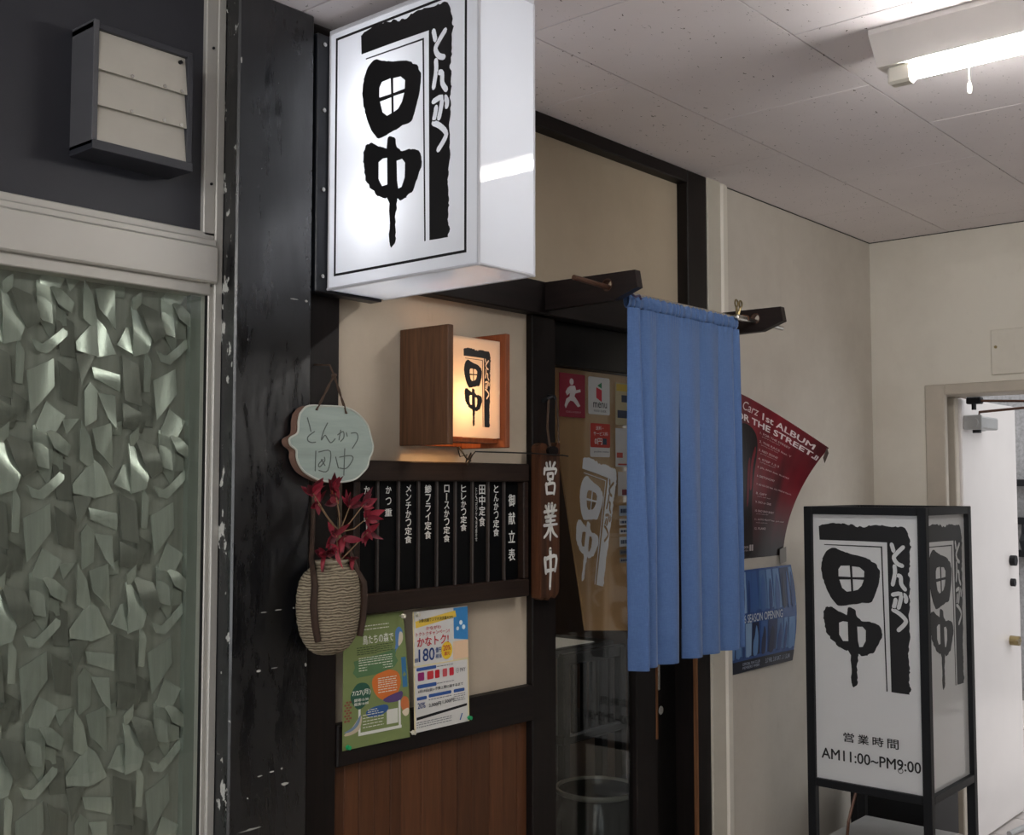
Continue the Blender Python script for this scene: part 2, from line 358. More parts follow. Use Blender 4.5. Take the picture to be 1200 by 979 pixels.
class MB:
    """collects verts / faces in world space and links them as ONE mesh object"""
    def __init__(self): self.v = []; self.f = []
    def add(self, vs, fs):
        o = len(self.v)
        self.v += [tuple(p) for p in vs]; self.f += [tuple(i + o for i in f) for f in fs]
        return self
    def box(self, x0, x1, y0, y1, z0, z1):
        vs = [(x, y, z) for z in (z0, z1) for y in (y0, y1) for x in (x0, x1)]
        return self.add(vs, [(0, 2, 3, 1), (4, 5, 7, 6), (0, 1, 5, 4), (2, 6, 7, 3), (0, 4, 6, 2), (1, 3, 7, 5)])
    def bbox(self, x0, x1, y0, y1, z0, z1, b=0.003):
        """bevelled box"""
        bm = bmesh.new()
        bmesh.ops.create_cube(bm, size=1.0)
        for v in bm.verts:
            v.co = Vector(((x0 + x1) / 2 + v.co.x * (x1 - x0), (y0 + y1) / 2 + v.co.y * (y1 - y0), (z0 + z1) / 2 + v.co.z * (z1 - z0)))
        b = min(b, 0.45 * min(abs(x1 - x0), abs(y1 - y0), abs(z1 - z0)))
        bmesh.ops.bevel(bm, geom=bm.edges[:], offset=b, segments=1, affect='EDGES')
        return self.bm(bm)
    def bm(self, bm):
        bm.verts.index_update()
        self.add([v.co[:] for v in bm.verts], [[v.index for v in f.verts] for f in bm.faces])
        bm.free(); return self
    def tube(self, pts, r, n=8, caps=True):
        pts = [Vector(p) for p in pts]
        rs = r if isinstance(r, (list, tuple)) else [r] * len(pts)
        rings = []; nrm = None
        for i, p in enumerate(pts):
            d = (pts[min(i + 1, len(pts) - 1)] - pts[max(i - 1, 0)]).normalized()
            if nrm is None:
                nrm = d.cross(Vector((0, 0, 1)))
                if nrm.length < 1e-3: nrm = d.cross(Vector((1, 0, 0)))
            nrm = (nrm - d * nrm.dot(d)).normalized(); bi = d.cross(nrm)
            rings.append([p + (nrm * math.cos(2 * math.pi * k / n) + bi * math.sin(2 * math.pi * k / n)) * rs[i] for k in range(n)])
        vs = [q for ring in rings for q in ring]; fs = []
        for i in range(len(pts) - 1):
            for k in range(n):
                k2 = (k + 1) % n
                fs.append((i * n + k, i * n + k2, (i + 1) * n + k2, (i + 1) * n + k))
        if caps:
            fs.append(tuple(range(n))[::-1]); fs.append(tuple((len(pts) - 1) * n + k for k in range(n)))
        return self.add(vs, fs)
    def lathe(self, cx, cy, prof, n=32, sy=1.0):
        vs = []; fs = []
        for (r, z) in prof:
            for k in range(n):
                a = 2 * math.pi * k / n
                vs.append((cx + r * math.cos(a), cy + sy * r * math.sin(a), z))
        for i in range(len(prof) - 1):
            for k in range(n):
                k2 = (k + 1) % n
                fs.append((i * n + k, i * n + k2, (i + 1) * n + k2, (i + 1) * n + k))
        return self.add(vs, fs)
    def ext(self, poly, fr, h0, h1):
        """prism over a simple polygon given in frame coordinates"""
        n = len(poly)
        vs = [fr(a, b, h0) for a, b in poly] + [fr(a, b, h1) for a, b in poly]
        fs = [tuple(range(n))[::-1], tuple(range(n, 2 * n))] + [(i, (i + 1) % n, n + (i + 1) % n, n + i) for i in range(n)]
        return self.add(vs, fs)
    def flat(self, vf, fr, h=0.0):
        vs, fs = vf
        return self.add([fr(a, b, h) for a, b in vs], fs)
    def slab(self, loops, fr, h0, h1):
        """extruded filled outline with holes: loops[0] outer, the rest holes"""
        vs, fs = fill2d(loops)
        self.add([fr(a, b, h1) for a, b in vs], fs)
        self.add([fr(a, b, h0) for a, b in vs], [f[::-1] for f in fs])
        for lp in loops:
            n = len(lp)
            self.add([fr(a, b, h0) for a, b in lp] + [fr(a, b, h1) for a, b in lp], [(i, (i + 1) % n, n + (i + 1) % n, n + i) for i in range(n)])
        return self
    def build(self, name, mat, parent=None, smooth=False, origin=None, **tags):
        xs, ys, zs = zip(*self.v)
        o = Vector(origin) if origin else Vector(((min(xs) + max(xs)) / 2, (min(ys) + max(ys)) / 2, min(zs)))
        me = bpy.data.meshes.new(name)
        me.from_pydata([(x - o.x, y - o.y, z - o.z) for x, y, z in self.v], [], self.f)
        if isinstance(mat, list):
            for m in mat: me.materials.append(m)
        else: me.materials.append(mat)
        bm = bmesh.new(); bm.from_mesh(me); bmesh.ops.recalc_face_normals(bm, faces=bm.faces[:]); bm.to_mesh(me); bm.free()
        if smooth:
            me.polygons.foreach_set('use_smooth', [True] * len(me.polygons))
            me.set_sharp_from_angle(angle=math.radians(45))
        me.update()
        ob = bpy.data.objects.new(name, me)
        C.objects.link(ob)
        put(ob, o, parent)
        for k, v in tags.items(): ob[k] = v
        return ob

def put(ob, loc, parent=None):
    loc = Vector(loc); WL[ob.name] = loc
    if parent is not None:
        ob.parent = parent; ob.location = loc - WL[parent.name]
    else: ob.location = loc

def thing(name, loc, label, category, group=None):
    o = bpy.data.objects.new(name, None)
    o.empty_display_size = 0.05
    C.objects.link(o); put(o, loc)
    o['label'] = label; o['category'] = category
    if group: o['group'] = group
    return o

def tag(o, label, category, group=None):
    o['label'] = label; o['category'] = category
    if group: o['group'] = group
    return o

def struct(o, label=None):
    o['kind'] = 'structure'
    if label: o['label'] = label
    return o

def sempty(name, loc, label=None):
    o = bpy.data.objects.new(name, None); o.empty_display_size = 0.05
    C.objects.link(o); put(o, loc)
    return struct(o, label)

def copy_part(src, name, loc, parent):
    o = bpy.data.objects.new(name, src.data)
    C.objects.link(o); put(o, loc, parent)
    return o

# frames: (a, b, h) -> world
def frame(o, u, v, n):
    o, u, v, n = Vector(o), Vector(u), Vector(v), Vector(n)
    return lambda a, b, h=0.0: tuple(o + u * a + v * b + n * h)
def front(y):       # a = world X, b = world Z, faces the corridor (-Y)
    return lambda a, b, h=0.0: (a, y - h, b)
def left(x):        # a = -world Y (reads left to right from -X), b = world Z, faces -X
    return lambda a, b, h=0.0: (x - h, -a, b)

def fill2d(loops):
    cu = bpy.data.curves.new('tmp', 'CURVE'); cu.dimensions = '2D'; cu.fill_mode = 'FRONT'
    for lp in loops:
        sp = cu.splines.new('POLY'); sp.points.add(len(lp) - 1); sp.use_cyclic_u = True
        for p, (a, b) in zip(sp.points, lp): p.co = (a, b, 0, 1)
    ob = bpy.data.objects.new('tmp', cu)
    me = bpy.data.meshes.new_from_object(ob)
    r = ([(v.co.x, v.co.y) for v in me.vertices], [tuple(p.vertices) for p in me.polygons])
    bpy.data.objects.remove(ob); bpy.data.curves.remove(cu); bpy.data.meshes.remove(me)
    return r

_tx = {}
def text2d(s, bold=0.0):
    bold = 0
    if (s, bold) in _tx: return _tx[(s, bold)]
    cu = bpy.data.curves.new('tmp', 'FONT'); cu.body = s; cu.size = 1.0; cu.resolution_u = 3
    cu.fill_mode = 'FRONT'
    ob = bpy.data.objects.new('tmp', cu)
    me = bpy.data.meshes.new_from_object(ob)
    r = ([(v.co.x, v.co.y) for v in me.vertices], [tuple(p.vertices) for p in me.polygons])
    bpy.data.objects.remove(ob); bpy.data.curves.remove(cu); bpy.data.meshes.remove(me)
    _tx[(s, bold)] = r
    return r

def fit(vf, x0, x1, y0, y1, shear=0.0, keep=False):
    vs, fs = vf
    if not vs: return vf
    ax = min(p[0] for p in vs); bx = max(p[0] for p in vs); ay = min(p[1] for p in vs); by = max(p[1] for p in vs)
    sx = (x1 - x0) / max(bx - ax, 1e-6); sy = (y1 - y0) / max(by - ay, 1e-6)
    if keep: sx = sy = min(sx, sy)
    return [(x0 + (x - ax) * sx + shear * (y - ay) * sy, y0 + (y - ay) * sy) for x, y in vs], fs

def txt(mb, s, fr, x0, x1, y0, y1, h=0.0005, bold=0.0, shear=0.0, keep=False):
    vf = fit(text2d(s), x0, x1, y0, y1, shear, keep)
    mb.flat(vf, fr, h)
    if bold:                       # heavier brush weight: the same print laid down again slightly shifted
        nch = max(1, len(s)); bx = bold * min((x1 - x0) / nch, (y1 - y0)) * 1.0; by = bold * (y1 - y0) * .6
        for k, (dx, dy) in enumerate(((bx, 0), (-bx, 0), (0, by), (0, -by))):
            mb.flat(([(a + dx, b + dy) for a, b in vf[0]], vf[1]), fr, h + .00004 * (k + 1))
    return mb

def vtext(mb, s, fr, xc, w, ztop, zbot, h=0.0005, bold=0.0, gap=0.16):
    """vertical Japanese lettering: one cell for each character"""
    cell = (ztop - zbot) / len(s)
    for i, ch in enumerate(s):
        zt = ztop - i * cell; hh = cell * (1 - gap)
        if ch == 'ー': mb.ext([(xc - w * .07, zt), (xc + w * .07, zt), (xc + w * .04, zt - hh), (xc - w * .06, zt - hh)], fr, 0, h); continue
        ww = w * (0.78 if ch in 'かつんとヒレロスフライメンチ' else 1.0)
        txt(mb, ch, fr, xc - ww / 2, xc + ww / 2, zt - hh, zt, h, bold, shear=0.0)

def circ(cx, cy, r, n=16, ry=None):
    ry = ry or r
    return [(cx + r * math.cos(2 * math.pi * k / n), cy + ry * math.sin(2 * math.pi * k / n)) for k in range(n)]
def rrect(x0, x1, y0, y1, r, n=3):
    pts = []
    for cx, cy, a0 in ((x1 - r, y1 - r, 0), (x0 + r, y1 - r, 90), (x0 + r, y0 + r, 180), (x1 - r, y0 + r, 270)):
        for k in range(n + 1):
            a = math.radians(a0 + 90 * k / n); pts.append((cx + r * math.cos(a), cy + r * math.sin(a)))
    return pts
def rect(x0, x1, y0, y1): return [(x0, y0), (x1, y0), (x1, y1), (x0, y1)]

def smooth_loop(lp, sub=4, rough=0.0, seed=0):
    """Catmull-Rom through the loop, with a ragged brush edge"""
    n = len(lp); out = []
    for i in range(n):
        p0, p1, p2, p3 = lp[i - 1], lp[i], lp[(i + 1) % n], lp[(i + 2) % n]
        for k in range(sub):
            t = k / sub
            q = [0.5 * (2 * p1[j] + (p2[j] - p0[j]) * t + (2 * p0[j] - 5 * p1[j] + 4 * p2[j] - p3[j]) * t * t + (3 * p1[j] - p0[j] - 3 * p2[j] + p3[j]) * t ** 3) for j in (0, 1)]
            if rough:
                e = noise.noise(Vector((q[0] * 45 + seed, q[1] * 45, seed))) * rough
                q = [q[0] + e, q[1] + noise.noise(Vector((q[0] * 45, q[1] * 45 + seed, 3.1))) * rough]
            out.append(tuple(q))
    return out

def catmull(pts, sub=4):
    out = []
    for i in range(len(pts) - 1):
        p0, p1, p2, p3 = pts[max(i - 1, 0)], pts[i], pts[i + 1], pts[min(i + 2, len(pts) - 1)]
        for k in range(sub):
            t = k / sub
            out.append(tuple(0.5 * (2 * p1[j] + (p2[j] - p0[j]) * t + (2 * p0[j] - 5 * p1[j] + 4 * p2[j] - p3[j]) * t * t + (3 * p1[j] - p0[j] - 3 * p2[j] + p3[j]) * t ** 3) for j in (0, 1)))
    out.append(tuple(pts[-1]))
    return out

def brush(mb, pts, w, fr, h0, h1, taper=0.0):
    """a raised pen or brush stroke of round section ends along a smoothed line"""
    q = catmull(pts, 4) if len(pts) > 2 else list(pts)
    n = len(q); L, Rr = [], []
    for i, p in enumerate(q):
        a, b = q[max(i - 1, 0)], q[min(i + 1, n - 1)]
        dx, dy = b[0] - a[0], b[1] - a[1]; l = math.hypot(dx, dy) or 1
        ww = w * (1 - taper * i / (n - 1)) / 2
        L.append((p[0] - dy / l * ww, p[1] + dx / l * ww)); Rr.append((p[0] + dy / l * ww, p[1] - dx / l * ww))
    for i in range(n - 1):
        mb.add([fr(*c, h1) for c in (L[i], L[i + 1], Rr[i + 1], Rr[i])], [(0, 1, 2, 3)])
        mb.add([fr(*L[i], h0), fr(*L[i + 1], h0), fr(*L[i + 1], h1), fr(*L[i], h1)], [(0, 1, 2, 3)])
        mb.add([fr(*Rr[i], h0), fr(*Rr[i + 1], h0), fr(*Rr[i + 1], h1), fr(*Rr[i], h1)], [(0, 1, 2, 3)])
    for e, t in ((0, 1), (n - 1, 1 - taper)):
        mb.add([fr(a, b, h1) for a, b in circ(q[e][0], q[e][1], w * t / 2, 10)], [tuple(range(10))])
    return mb

def outline(pts, w):
    """closed outline of a brush stroke with rounded ends"""
    q = catmull(pts, 3); n = len(q); L, Rr = [], []
    for i, p in enumerate(q):
        a, b = q[max(i - 1, 0)], q[min(i + 1, n - 1)]
        dx, dy = b[0] - a[0], b[1] - a[1]; l = math.hypot(dx, dy) or 1
        dx, dy = dx / l * w / 2, dy / l * w / 2
        if i == 0: L += [(p[0] - dx * .8 + dy * .6, p[1] - dy * .8 - dx * .6), (p[0] - dx, p[1] - dy), (p[0] - dx * .8 - dy * .6, p[1] - dy * .8 + dx * .6)]
        L.append((p[0] - dy, p[1] + dx)); Rr.append((p[0] + dy, p[1] - dx))
        if i == n - 1: L += [(p[0] + dx * .8 - dy * .6, p[1] + dy * .8 + dx * .6), (p[0] + dx, p[1] + dy), (p[0] + dx * .8 + dy * .6, p[1] + dy * .8 - dx * .6)]
    return L + Rr[::-1]
def draw_logo(parent, fr, a0, b0, H, dark, pale, wx=1.0, rot=0.0, h=0.0008):
    """the brush-drawn shop mark: a gate-shaped stroke, two characters, four kana down the gate post"""
    c, s = math.cos(rot), math.sin(rot)
    def f2(a, b, hh=0.0):
        x, y = a * H * wx, b * H
        return fr(a0 + x * c - y * s, b0 + x * s + y * c, hh)
    def ragged(lp, amp, seed):
        return [(x + noise.noise(Vector((x * 40 + seed, y * 40, seed))) * amp + noise.noise(Vector((x * 110, y * 110, seed + 4))) * amp * .5,
                 y + noise.noise(Vector((x * 40, y * 40 + seed, 3.1))) * amp) for x, y in lp]
    g = LOGO['gate']
    gate = ragged(catmull(g[:29], 5), 0.011, 2.0) + g[29:]
    kana = [outline(LOGO[k], .0255) for k in ('to1', 'to2', 'nn1', 'nn2', 'ka1', 'ka2', 'ka3', 'tu')]
    MB().slab([gate] + kana, f2, 0, h).build('gate_stroke', dark, parent)      # the kana are cut out of the stroke
    MB().ext(LOGO['line'], f2, 0, h).build('thin_line', dark, parent)
    MB().slab([ragged(smooth_loop(LOGO['ta'], 4), .006, 5.0)] + [LOGO[k] for k in ('p1', 'p2', 'p3', 'p4')], f2, 0, h).build('upper_character', dark, parent)
    MB().slab([ragged(smooth_loop(LOGO['naka'], 4), .010, 8.0)] + [LOGO[k] for k in ('n1', 'n2')], f2, 0, h).build('lower_character', dark, parent)

# ================================================================ SETTING
CEIL = 2.55
def box_struct(name, mat, *b, label=None, parent=None, bev=0.0):
    m = MB()
    (m.bbox(*b, bev) if bev else m.box(*b))
    o = m.build(name, mat, parent)
    return struct(o, label) if parent is None else o

# floors
box_struct('floor', M['floor'], -4.0, 4.69, -4.0, 2.0, -0.1, 0.0, label='grey vinyl corridor floor')
# ceiling: base board and separate mineral tiles
ceil_o = box_struct('ceiling', M['ceiling_base'], -4.0, 4.80, -1.75, 2.15, CEIL + 0.012, CEIL + 0.1, label='white pitted mineral tile ceiling')
rows = [(1.655, 2.0, 2.40), (1.19, 1.655, 1.98), (0.725, 1.19, 2.39), (0.26, 0.725, 1.98), (-0.205, 0.26, 2.39), (-0.67, -0.205, 1.98)]
tcache = {}
for (y0, y1, xs) in rows:
    k = math.floor((0.2 - xs) / 0.84)
    x = xs + k * 0.84
    while x < 4.69:
        xa, xb = x, min(x + 0.84, 4.69)
        key = (round(xb - xa, 3), round(y1 - y0, 3))
        loc = ((xa + xb) / 2, (y0 + y1) / 2, CEIL)
        if key not in tcache:
            tcache[key] = MB().box(xa + .0021, xb - .0021, y0 + .0021, y1 - .0021, CEIL, CEIL + 0.011).build('ceiling_tile', M['tile'], ceil_o, origin=loc)
        else: copy_part(tcache[key], 'ceiling_tile', loc, ceil_o)
        x += 0.84
MB().box(-4.0, 0.2, -1.75, 2.0, CEIL, CEIL + .011).box(0.2, 4.69, -1.75, -0.67, CEIL, CEIL + .011).build('ceiling_field', M['tile'], ceil_o)

# far side and near end of the passage, behind the viewer
box_struct('wall_opposite', plain('dim_opposite_wall', S(84, 78, 73), .7), -1.0, 4.69, -1.75, -1.6, 0, CEIL, label='plain wall on the far side of the corridor')
# black pillar between the window and the shop front
pil = box_struct('trim_1', M['pillar'], 1.391, 1.592, 1.95, 2.15, 0, CEIL, label='tall black pillar with peeling paint beside the window', bev=0.004)
PAINT_CHIPS = [[(1.467, 1.117), (1.4658, 1.1196), (1.4608, 1.12), (1.4563, 1.1185), (1.4563, 1.1155), (1.461, 1.1146), (1.4647, 1.1152)], [(1.5432, 0.874), (1.5376, 0.8762), (1.5314, 0.8767), (1.5231, 0.8758), (1.5254, 0.8726), (1.5307, 0.8702), (1.5383, 0.8715)], [(1.5878, 1.116), (1.5863, 1.1185), (1.5844, 1.1202), (1.5821, 1.1181), (1.5826, 1.1143), (1.5843, 1.1116), (1.5868, 1.1126)], [(1.5265, 0.907), (1.5264, 0.9088), (1.5232, 0.909), (1.5214, 0.9078), (1.5218, 0.9064), (1.5231, 0.9047), (1.526, 0.9055)], [(1.5047, 0.905), (1.5025, 0.9063), (1.4965, 0.9064), (1.4914, 0.9057), (1.493, 0.9045), (1.4965, 0.9035), (1.5016, 0.904)], [(1.4753, 0.902), (1.472, 0.9033), (1.4659, 0.903), (1.4623, 0.9025), (1.462, 0.9015), (1.4651, 0.9004), (1.471, 0.901)], [(1.5802, 1.905), (1.5782, 1.9068), (1.5751, 1.9076), (1.5727, 1.9061), (1.5727, 1.904), (1.5751, 1.9023), (1.5786, 1.9028)], [(1.5544, 1.905), (1.5494, 1.9061), (1.5404, 1.9066), (1.533, 1.9057), (1.5323, 1.9043), (1.5407, 1.9036), (1.5476, 1.9042)], [(1.5196, 1.239), (1.5163, 1.24), (1.5078, 1.2403), (1.5026, 1.2395), (1.502, 1.2385), (1.5085, 1.2381), (1.5159, 1.238)], [(1.4799, 1.237), (1.4766, 1.2377), (1.4719, 1.2377), (1.4658, 1.2375), (1.4654, 1.2364), (1.4719, 1.2363), (1.4778, 1.2361)], [(1.5105, 1.119), (1.5069, 1.1196), (1.5015, 1.1198), (1.4948, 1.1195), (1.4943, 1.1185), (1.5017, 1.1183), (1.5083, 1.1182)], [(1.5525, 1.24), (1.5524, 1.2417), (1.5506, 1.2417), (1.5488, 1.241), (1.5487, 1.2389), (1.5506, 1.2381), (1.5526, 1.238)], [(1.4398, 0.863), (1.4389, 0.8642), (1.4375, 0.865), (1.4367, 0.8636), (1.4365, 0.8623), (1.4376, 0.8612), (1.4393, 0.8614)], [(1.3931, 1.869), (1.3922, 1.8735), (1.3903, 1.8784), (1.3889, 1.8721), (1.388, 1.8647), (1.3903, 1.8595), (1.3925, 1.8633)], [(1.3889, 1.896), (1.3882, 1.9002), (1.3865, 1.9016), (1.3851, 1.8984), (1.3852, 1.8936), (1.3865, 1.8905), (1.3885, 1.8908)], [(1.3896, 1.763), (1.3886, 1.7759), (1.3863, 1.7818), (1.385, 1.7693), (1.3849, 1.7564), (1.3863, 1.7417), (1.3887, 1.7494)], [(1.3894, 1.71), (1.3875, 1.7144), (1.3853, 1.7173), (1.3829, 1.7136), (1.3839, 1.7075), (1.3852, 1.7018), (1.3882, 1.7033)], [(1.3985, 2.393), (1.3983, 2.3985), (1.3966, 2.3993), (1.395, 2.3962), (1.3954, 2.3904), (1.3965, 2.3858), (1.3984, 2.3871)], [(1.3894, 1.587), (1.3889, 1.5897), (1.3875, 1.592), (1.3857, 1.5895), (1.3865, 1.5853), (1.3876, 1.5826), (1.3893, 1.5832)], [(1.3888, 1.379), (1.3881, 1.3833), (1.3866, 1.3842), (1.3854, 1.3814), (1.3851, 1.3763), (1.3866, 1.3739), (1.3881, 1.3747)], [(1.3921, 1.172), (1.3902, 1.1765), (1.3884, 1.18), (1.3863, 1.1759), (1.3869, 1.1689), (1.3885, 1.1655), (1.3909, 1.1647)], [(1.3902, 1.104), (1.3893, 1.1124), (1.3874, 1.1164), (1.3854, 1.1104), (1.3862, 1.0996), (1.3875, 1.0925), (1.3895, 1.0947)], [(1.3914, 1.052), (1.3902, 1.0669), (1.3885, 1.0752), (1.3876, 1.0589), (1.3874, 1.0442), (1.3885, 1.0311), (1.3905, 1.0331)], [(1.3916, 0.968), (1.3904, 0.9784), (1.3885, 0.98), (1.3866, 0.975), (1.3871, 0.9624), (1.3883, 0.9498), (1.391, 0.9532)], [(1.3922, 0.883), (1.3914, 0.8893), (1.3893, 0.8936), (1.3874, 0.8873), (1.3872, 0.8783), (1.3895, 0.8748), (1.3913, 0.8773)]]
M['bare_chip'] = plain('bare_pale_chip', S(196, 194, 188), .8)
for lp in PAINT_CHIPS:
    MB().ext([(max(a, 1.3925), b) for a, b in lp], front(1.95), 0.0, .0006).build('paint_chip', M['bare_chip'], pil)
# posts and beams of the shop front
box_struct('trim_2', M['dark_wood'], 1.594, 1.707, 1.99, 2.10, 0, 2.02, label='dark brown post beside the black pillar', bev=0.003)
box_struct('trim_3', M['dark_wood_x'], 1.594, 3.315, 1.97, 2.10, 1.976, 2.068, label='dark brown lintel beam above the menu and door', bev=0.003)
box_struct('trim_4', M['dark_wood'], 2.400, 2.503, 1.99, 2.10, 0, 1.976, label='dark brown door post behind the wooden plaque', bev=0.003)
box_struct('trim_5', M['dark_wood_x'], 1.594, 3.195, 1.98, 2.10, 2.508, CEIL, label='dark strip where upper wall meets the ceiling', bev=0.003)
box_struct('trim_6', M['dark_wood'], 3.195, 3.315, 1.98, 2.10, 2.068, CEIL, label='dark upper post above the blue curtain', bev=0.003)
t7 = box_struct('trim_7', M['dark_wood'], 3.236, 3.318, 1.985, 2.10, 0, 1.976, label='dark lower door post right of the blue curtain', bev=0.002)
MB().bbox(3.2315, 3.237, 1.983, 2.0, 0.35, 1.2, 0.002).build('worn_edge', M['raw_wood'], t7, label='scuffed edge with raw orange wood')
box_struct('trim_8', M['cream_trim'], 3.319, 3.405, 1.978, 2.10, 0, CEIL, label='cream upright strip beside the dark door post', bev=0.002)
box_struct('trim_9', M['cream_bead'], 3.405, 3.448, 1.972, 2.10, 0, CEIL, label='pale narrow bead at the edge of the corridor wall', bev=0.008)
box_struct('trim_10', M['dark_wood_x'], 1.707, 2.400, 1.985, 2.06, 0.868, 0.962, label='dark horizontal rail below the two paper posters', bev=0.003)
# plaster fields
box_struct('wall_front', M['plaster_beige'], 1.707, 2.400, 2.012, 2.10, 0.962, 1.976, label='beige plaster field behind the menu board')
box_struct('wall_upper', M['plaster_upper'], 1.594, 3.195, 2.022, 2.10, 2.068, 2.508, label='beige upper plaster field above the lintel')
# dado of upright planks
dado = sempty('wall_lower', (2.05, 2.05, 0), 'brown wooden dado of upright planks below the rail')
MB().box(1.707, 2.400, 2.03, 2.10, 0, 0.868).build('backing', M['dark_wood'], dado)
xp = 1.707; i = 0
for w in (0.045, 0.044, 0.048, 0.052, 0.036, 0.068, 0.070, 0.058, 0.052, 0.070, 0.052, 0.058, 0.040):
    x1 = min(xp + w, 2.400)
    MB().bbox(xp + .0006, x1 - .0006, 2.012 + .0012 * (i % 2), 2.03, 0, 0.868, 0.0015).build('plank', M['planks'][(i * 2 + i // 3) % 3], dado)
    xp = x1; i += 1
# corridor wall, end wall
box_struct('wall_right', M['wall_corr'], 3.448, 4.80, 1.995, 2.12, 0, CEIL, label='off-white corridor wall with two taped posters')
endw = MB()
endw.box(4.69, 4.83, 1.763, 2.0, 0, CEIL).box(4.69, 4.83, 0.70, 1.763, 1.918, CEIL).box(4.69, 4.83, -3.0, 0.70, 0, CEIL)
struct(endw.build('wall_end', M['wall_end']), 'off-white end wall with an open steel doorway')
box_struct('trim_11', M['dark_gap'], 3.448, 4.69, 1.9925, 1.996, CEIL - .003, CEIL, label='dark gap where corridor wall meets the ceiling')
box_struct('trim_12', M['dark_gap'], 4.6875, 4.691, -1.6, 1.9925, CEIL - .003, CEIL, label='dark gap where end wall meets the ceiling')
# ---- doorway in the end wall
dfr = sempty('door_2', (4.76, 1.25, 0), 'open cream steel door in its frame in the end wall')
MB().bbox(4.672, 4.70, 1.682, 1.763, 0, 1.918, .004).build('door_frame', M['frame_paint'], dfr)
MB().bbox(4.672, 4.70, 0.70, 1.682, 1.874, 1.918, .004).build('door_frame', M['frame_paint'], dfr)
MB().box(4.70, 4.725, 1.690, 1.75, 0, 1.874).box(4.70, 4.86, 0.70, 1.75, 1.874, 1.90).build('jamb', M['frame_paint'], dfr)
MB().box(4.725, 4.815, 1.735, 1.752, 0, 1.874).build('dark_gap', M['dark_gap'], dfr)
MB().bbox(4.815, 4.858, 1.690, 1.752, 0, 1.874, .004).build('jamb_stop', M['frame_paint'], dfr)
leaf = MB().bbox(4.862, 5.58, 1.680, 1.725, 0.012, 1.872, .004).build('door_leaf', M['door_metal'], dfr)
lk = MB().tube([(5.43, 1.68, 0.80), (5.43, 1.64, 0.80)], 0.022, 12).tube([(5.43, 1.642, 0.80), (5.36, 1.635, 0.80)], 0.010, 8)
lk.build('door_knob', M['brass'], leaf)
MB().tube([(5.46, 1.68, 1.16), (5.46, 1.655, 1.16)], 0.024, 12).tube([(5.46, 1.68, 1.06), (5.46, 1.662, 1.06)], 0.018, 12).build('lock', M['black'], leaf)
cl = MB().bbox(4.90, 5.12, 1.612, 1.665, 1.742, 1.795, .006).build('door_closer', M['closer'], leaf)
MB().tube([(4.885, 1.638, 1.768), (4.878, 1.638, 1.768)], .02, 16).bbox(4.885, 4.90, 1.606, 1.680, 1.737, 1.80, .003).bbox(4.90, 5.12, 1.665, 1.680, 1.74, 1.80, .002).build('closer_bracket', M['closer'], leaf)
MB().tube([(4.93, 1.64, 1.742), (4.93, 1.64, 1.725)], 0.018, 12).build('closer_pivot', M['black'], leaf)
MB().tube([(4.95, 1.635, 1.80), (4.95, 1.635, 1.815), (4.90, 1.22, 1.835)], 0.006, 6).tube([(4.87, 1.63, 1.858), (4.90, 1.22, 1.838)], 0.006, 6).build('closer_arm', M['copper'], dfr)
MB().bbox(4.86, 4.90, 1.60, 1.66, 1.845, 1.874, .004).tube([(4.87, 1.63, 1.85), (4.87, 1.63, 1.82)], 0.01, 8).build('closer_foot', M['black'], dfr)
# access hatch on the end wall
ah = MB().bbox(4.678, 4.69, 1.20, 1.494, 1.945, 2.125, .002).build('access_hatch', M['wall_end'])
tag(ah, 'square cream access hatch on the end wall above the doorway', 'hatch')
MB().tube([(4.679, 1.475, 2.055), (4.674, 1.475, 2.055)], 0.006, 10).build('screw', M['brass'], ah)

# ---- beyond the doorway: paved yard and a rendered wall
yard = box_struct('floor_yard', M['grout'], 4.69, 9.5, -1.5, 3.6, -0.1, -0.004, label='pale paved yard beyond the doorway')
pv = MB().bbox(0, 0.292, 0, 0.292, -0.02, 0.0, 0.003).build('paver', M['paver'], yard, origin=(0, 0, 0))
first = True
for ix in range(12):
    for iy in range(10):
        loc = (4.86 + ix * 0.3, 0.0 + iy * 0.3 - (0.0 if ix % 2 else 0.15), 0)
        if first: pv.location = Vector(loc) - WL[yard.name]; WL[pv.name] = Vector(loc); first = False
        else: copy_part(pv, 'paver', loc, yard)
box_struct('wall_yard', M['far_wall'], 8.9, 9.1, -1.5, 3.6, 0, 4.0, label='grey speckled wall across the yard')
rk = thing('wall_rack', (8.8, 2.6, 0.0), 'black rail rack with hanging tools against the far yard wall', 'rack')
for z in (1.50, 1.22, 0.98):
    MB().bbox(8.80, 8.88, 2.0, 3.2, z, z + 0.05, .004).build('rail', M['black'], rk)
for k in range(9):
    y = 2.55 + k * 0.06; z = (1.50, 1.22, 0.98)[k % 3]
    MB().tube([(8.78, y, z), (8.78, y, z - .07), (8.78, y, z - 0.12), (8.78, y, z - .2)], [.008, .012, .03, .012], 6).build('hanging_tool', M['black'], rk)
for k, (pa, pb, pc, lab) in enumerate((((5.15, 1.62, .012), (5.6, 1.55, .02), (6.4, 1.60, .25), 'grey hose on the pavers, nearer the open door'),
                                     ((5.45, 1.45, .012), (6.0, 1.50, .02), (6.9, 1.62, .22), 'grey hose on the pavers, farther from the open door'))):
    tag(MB().tube([pa, pb, ((pb[0] + pc[0]) / 2, (pb[1] + pc[1]) / 2, .10), pc], 0.012, 8).build('hose', M['grey_plastic'], smooth=True), lab, 'hose', 'hoses in the yard')

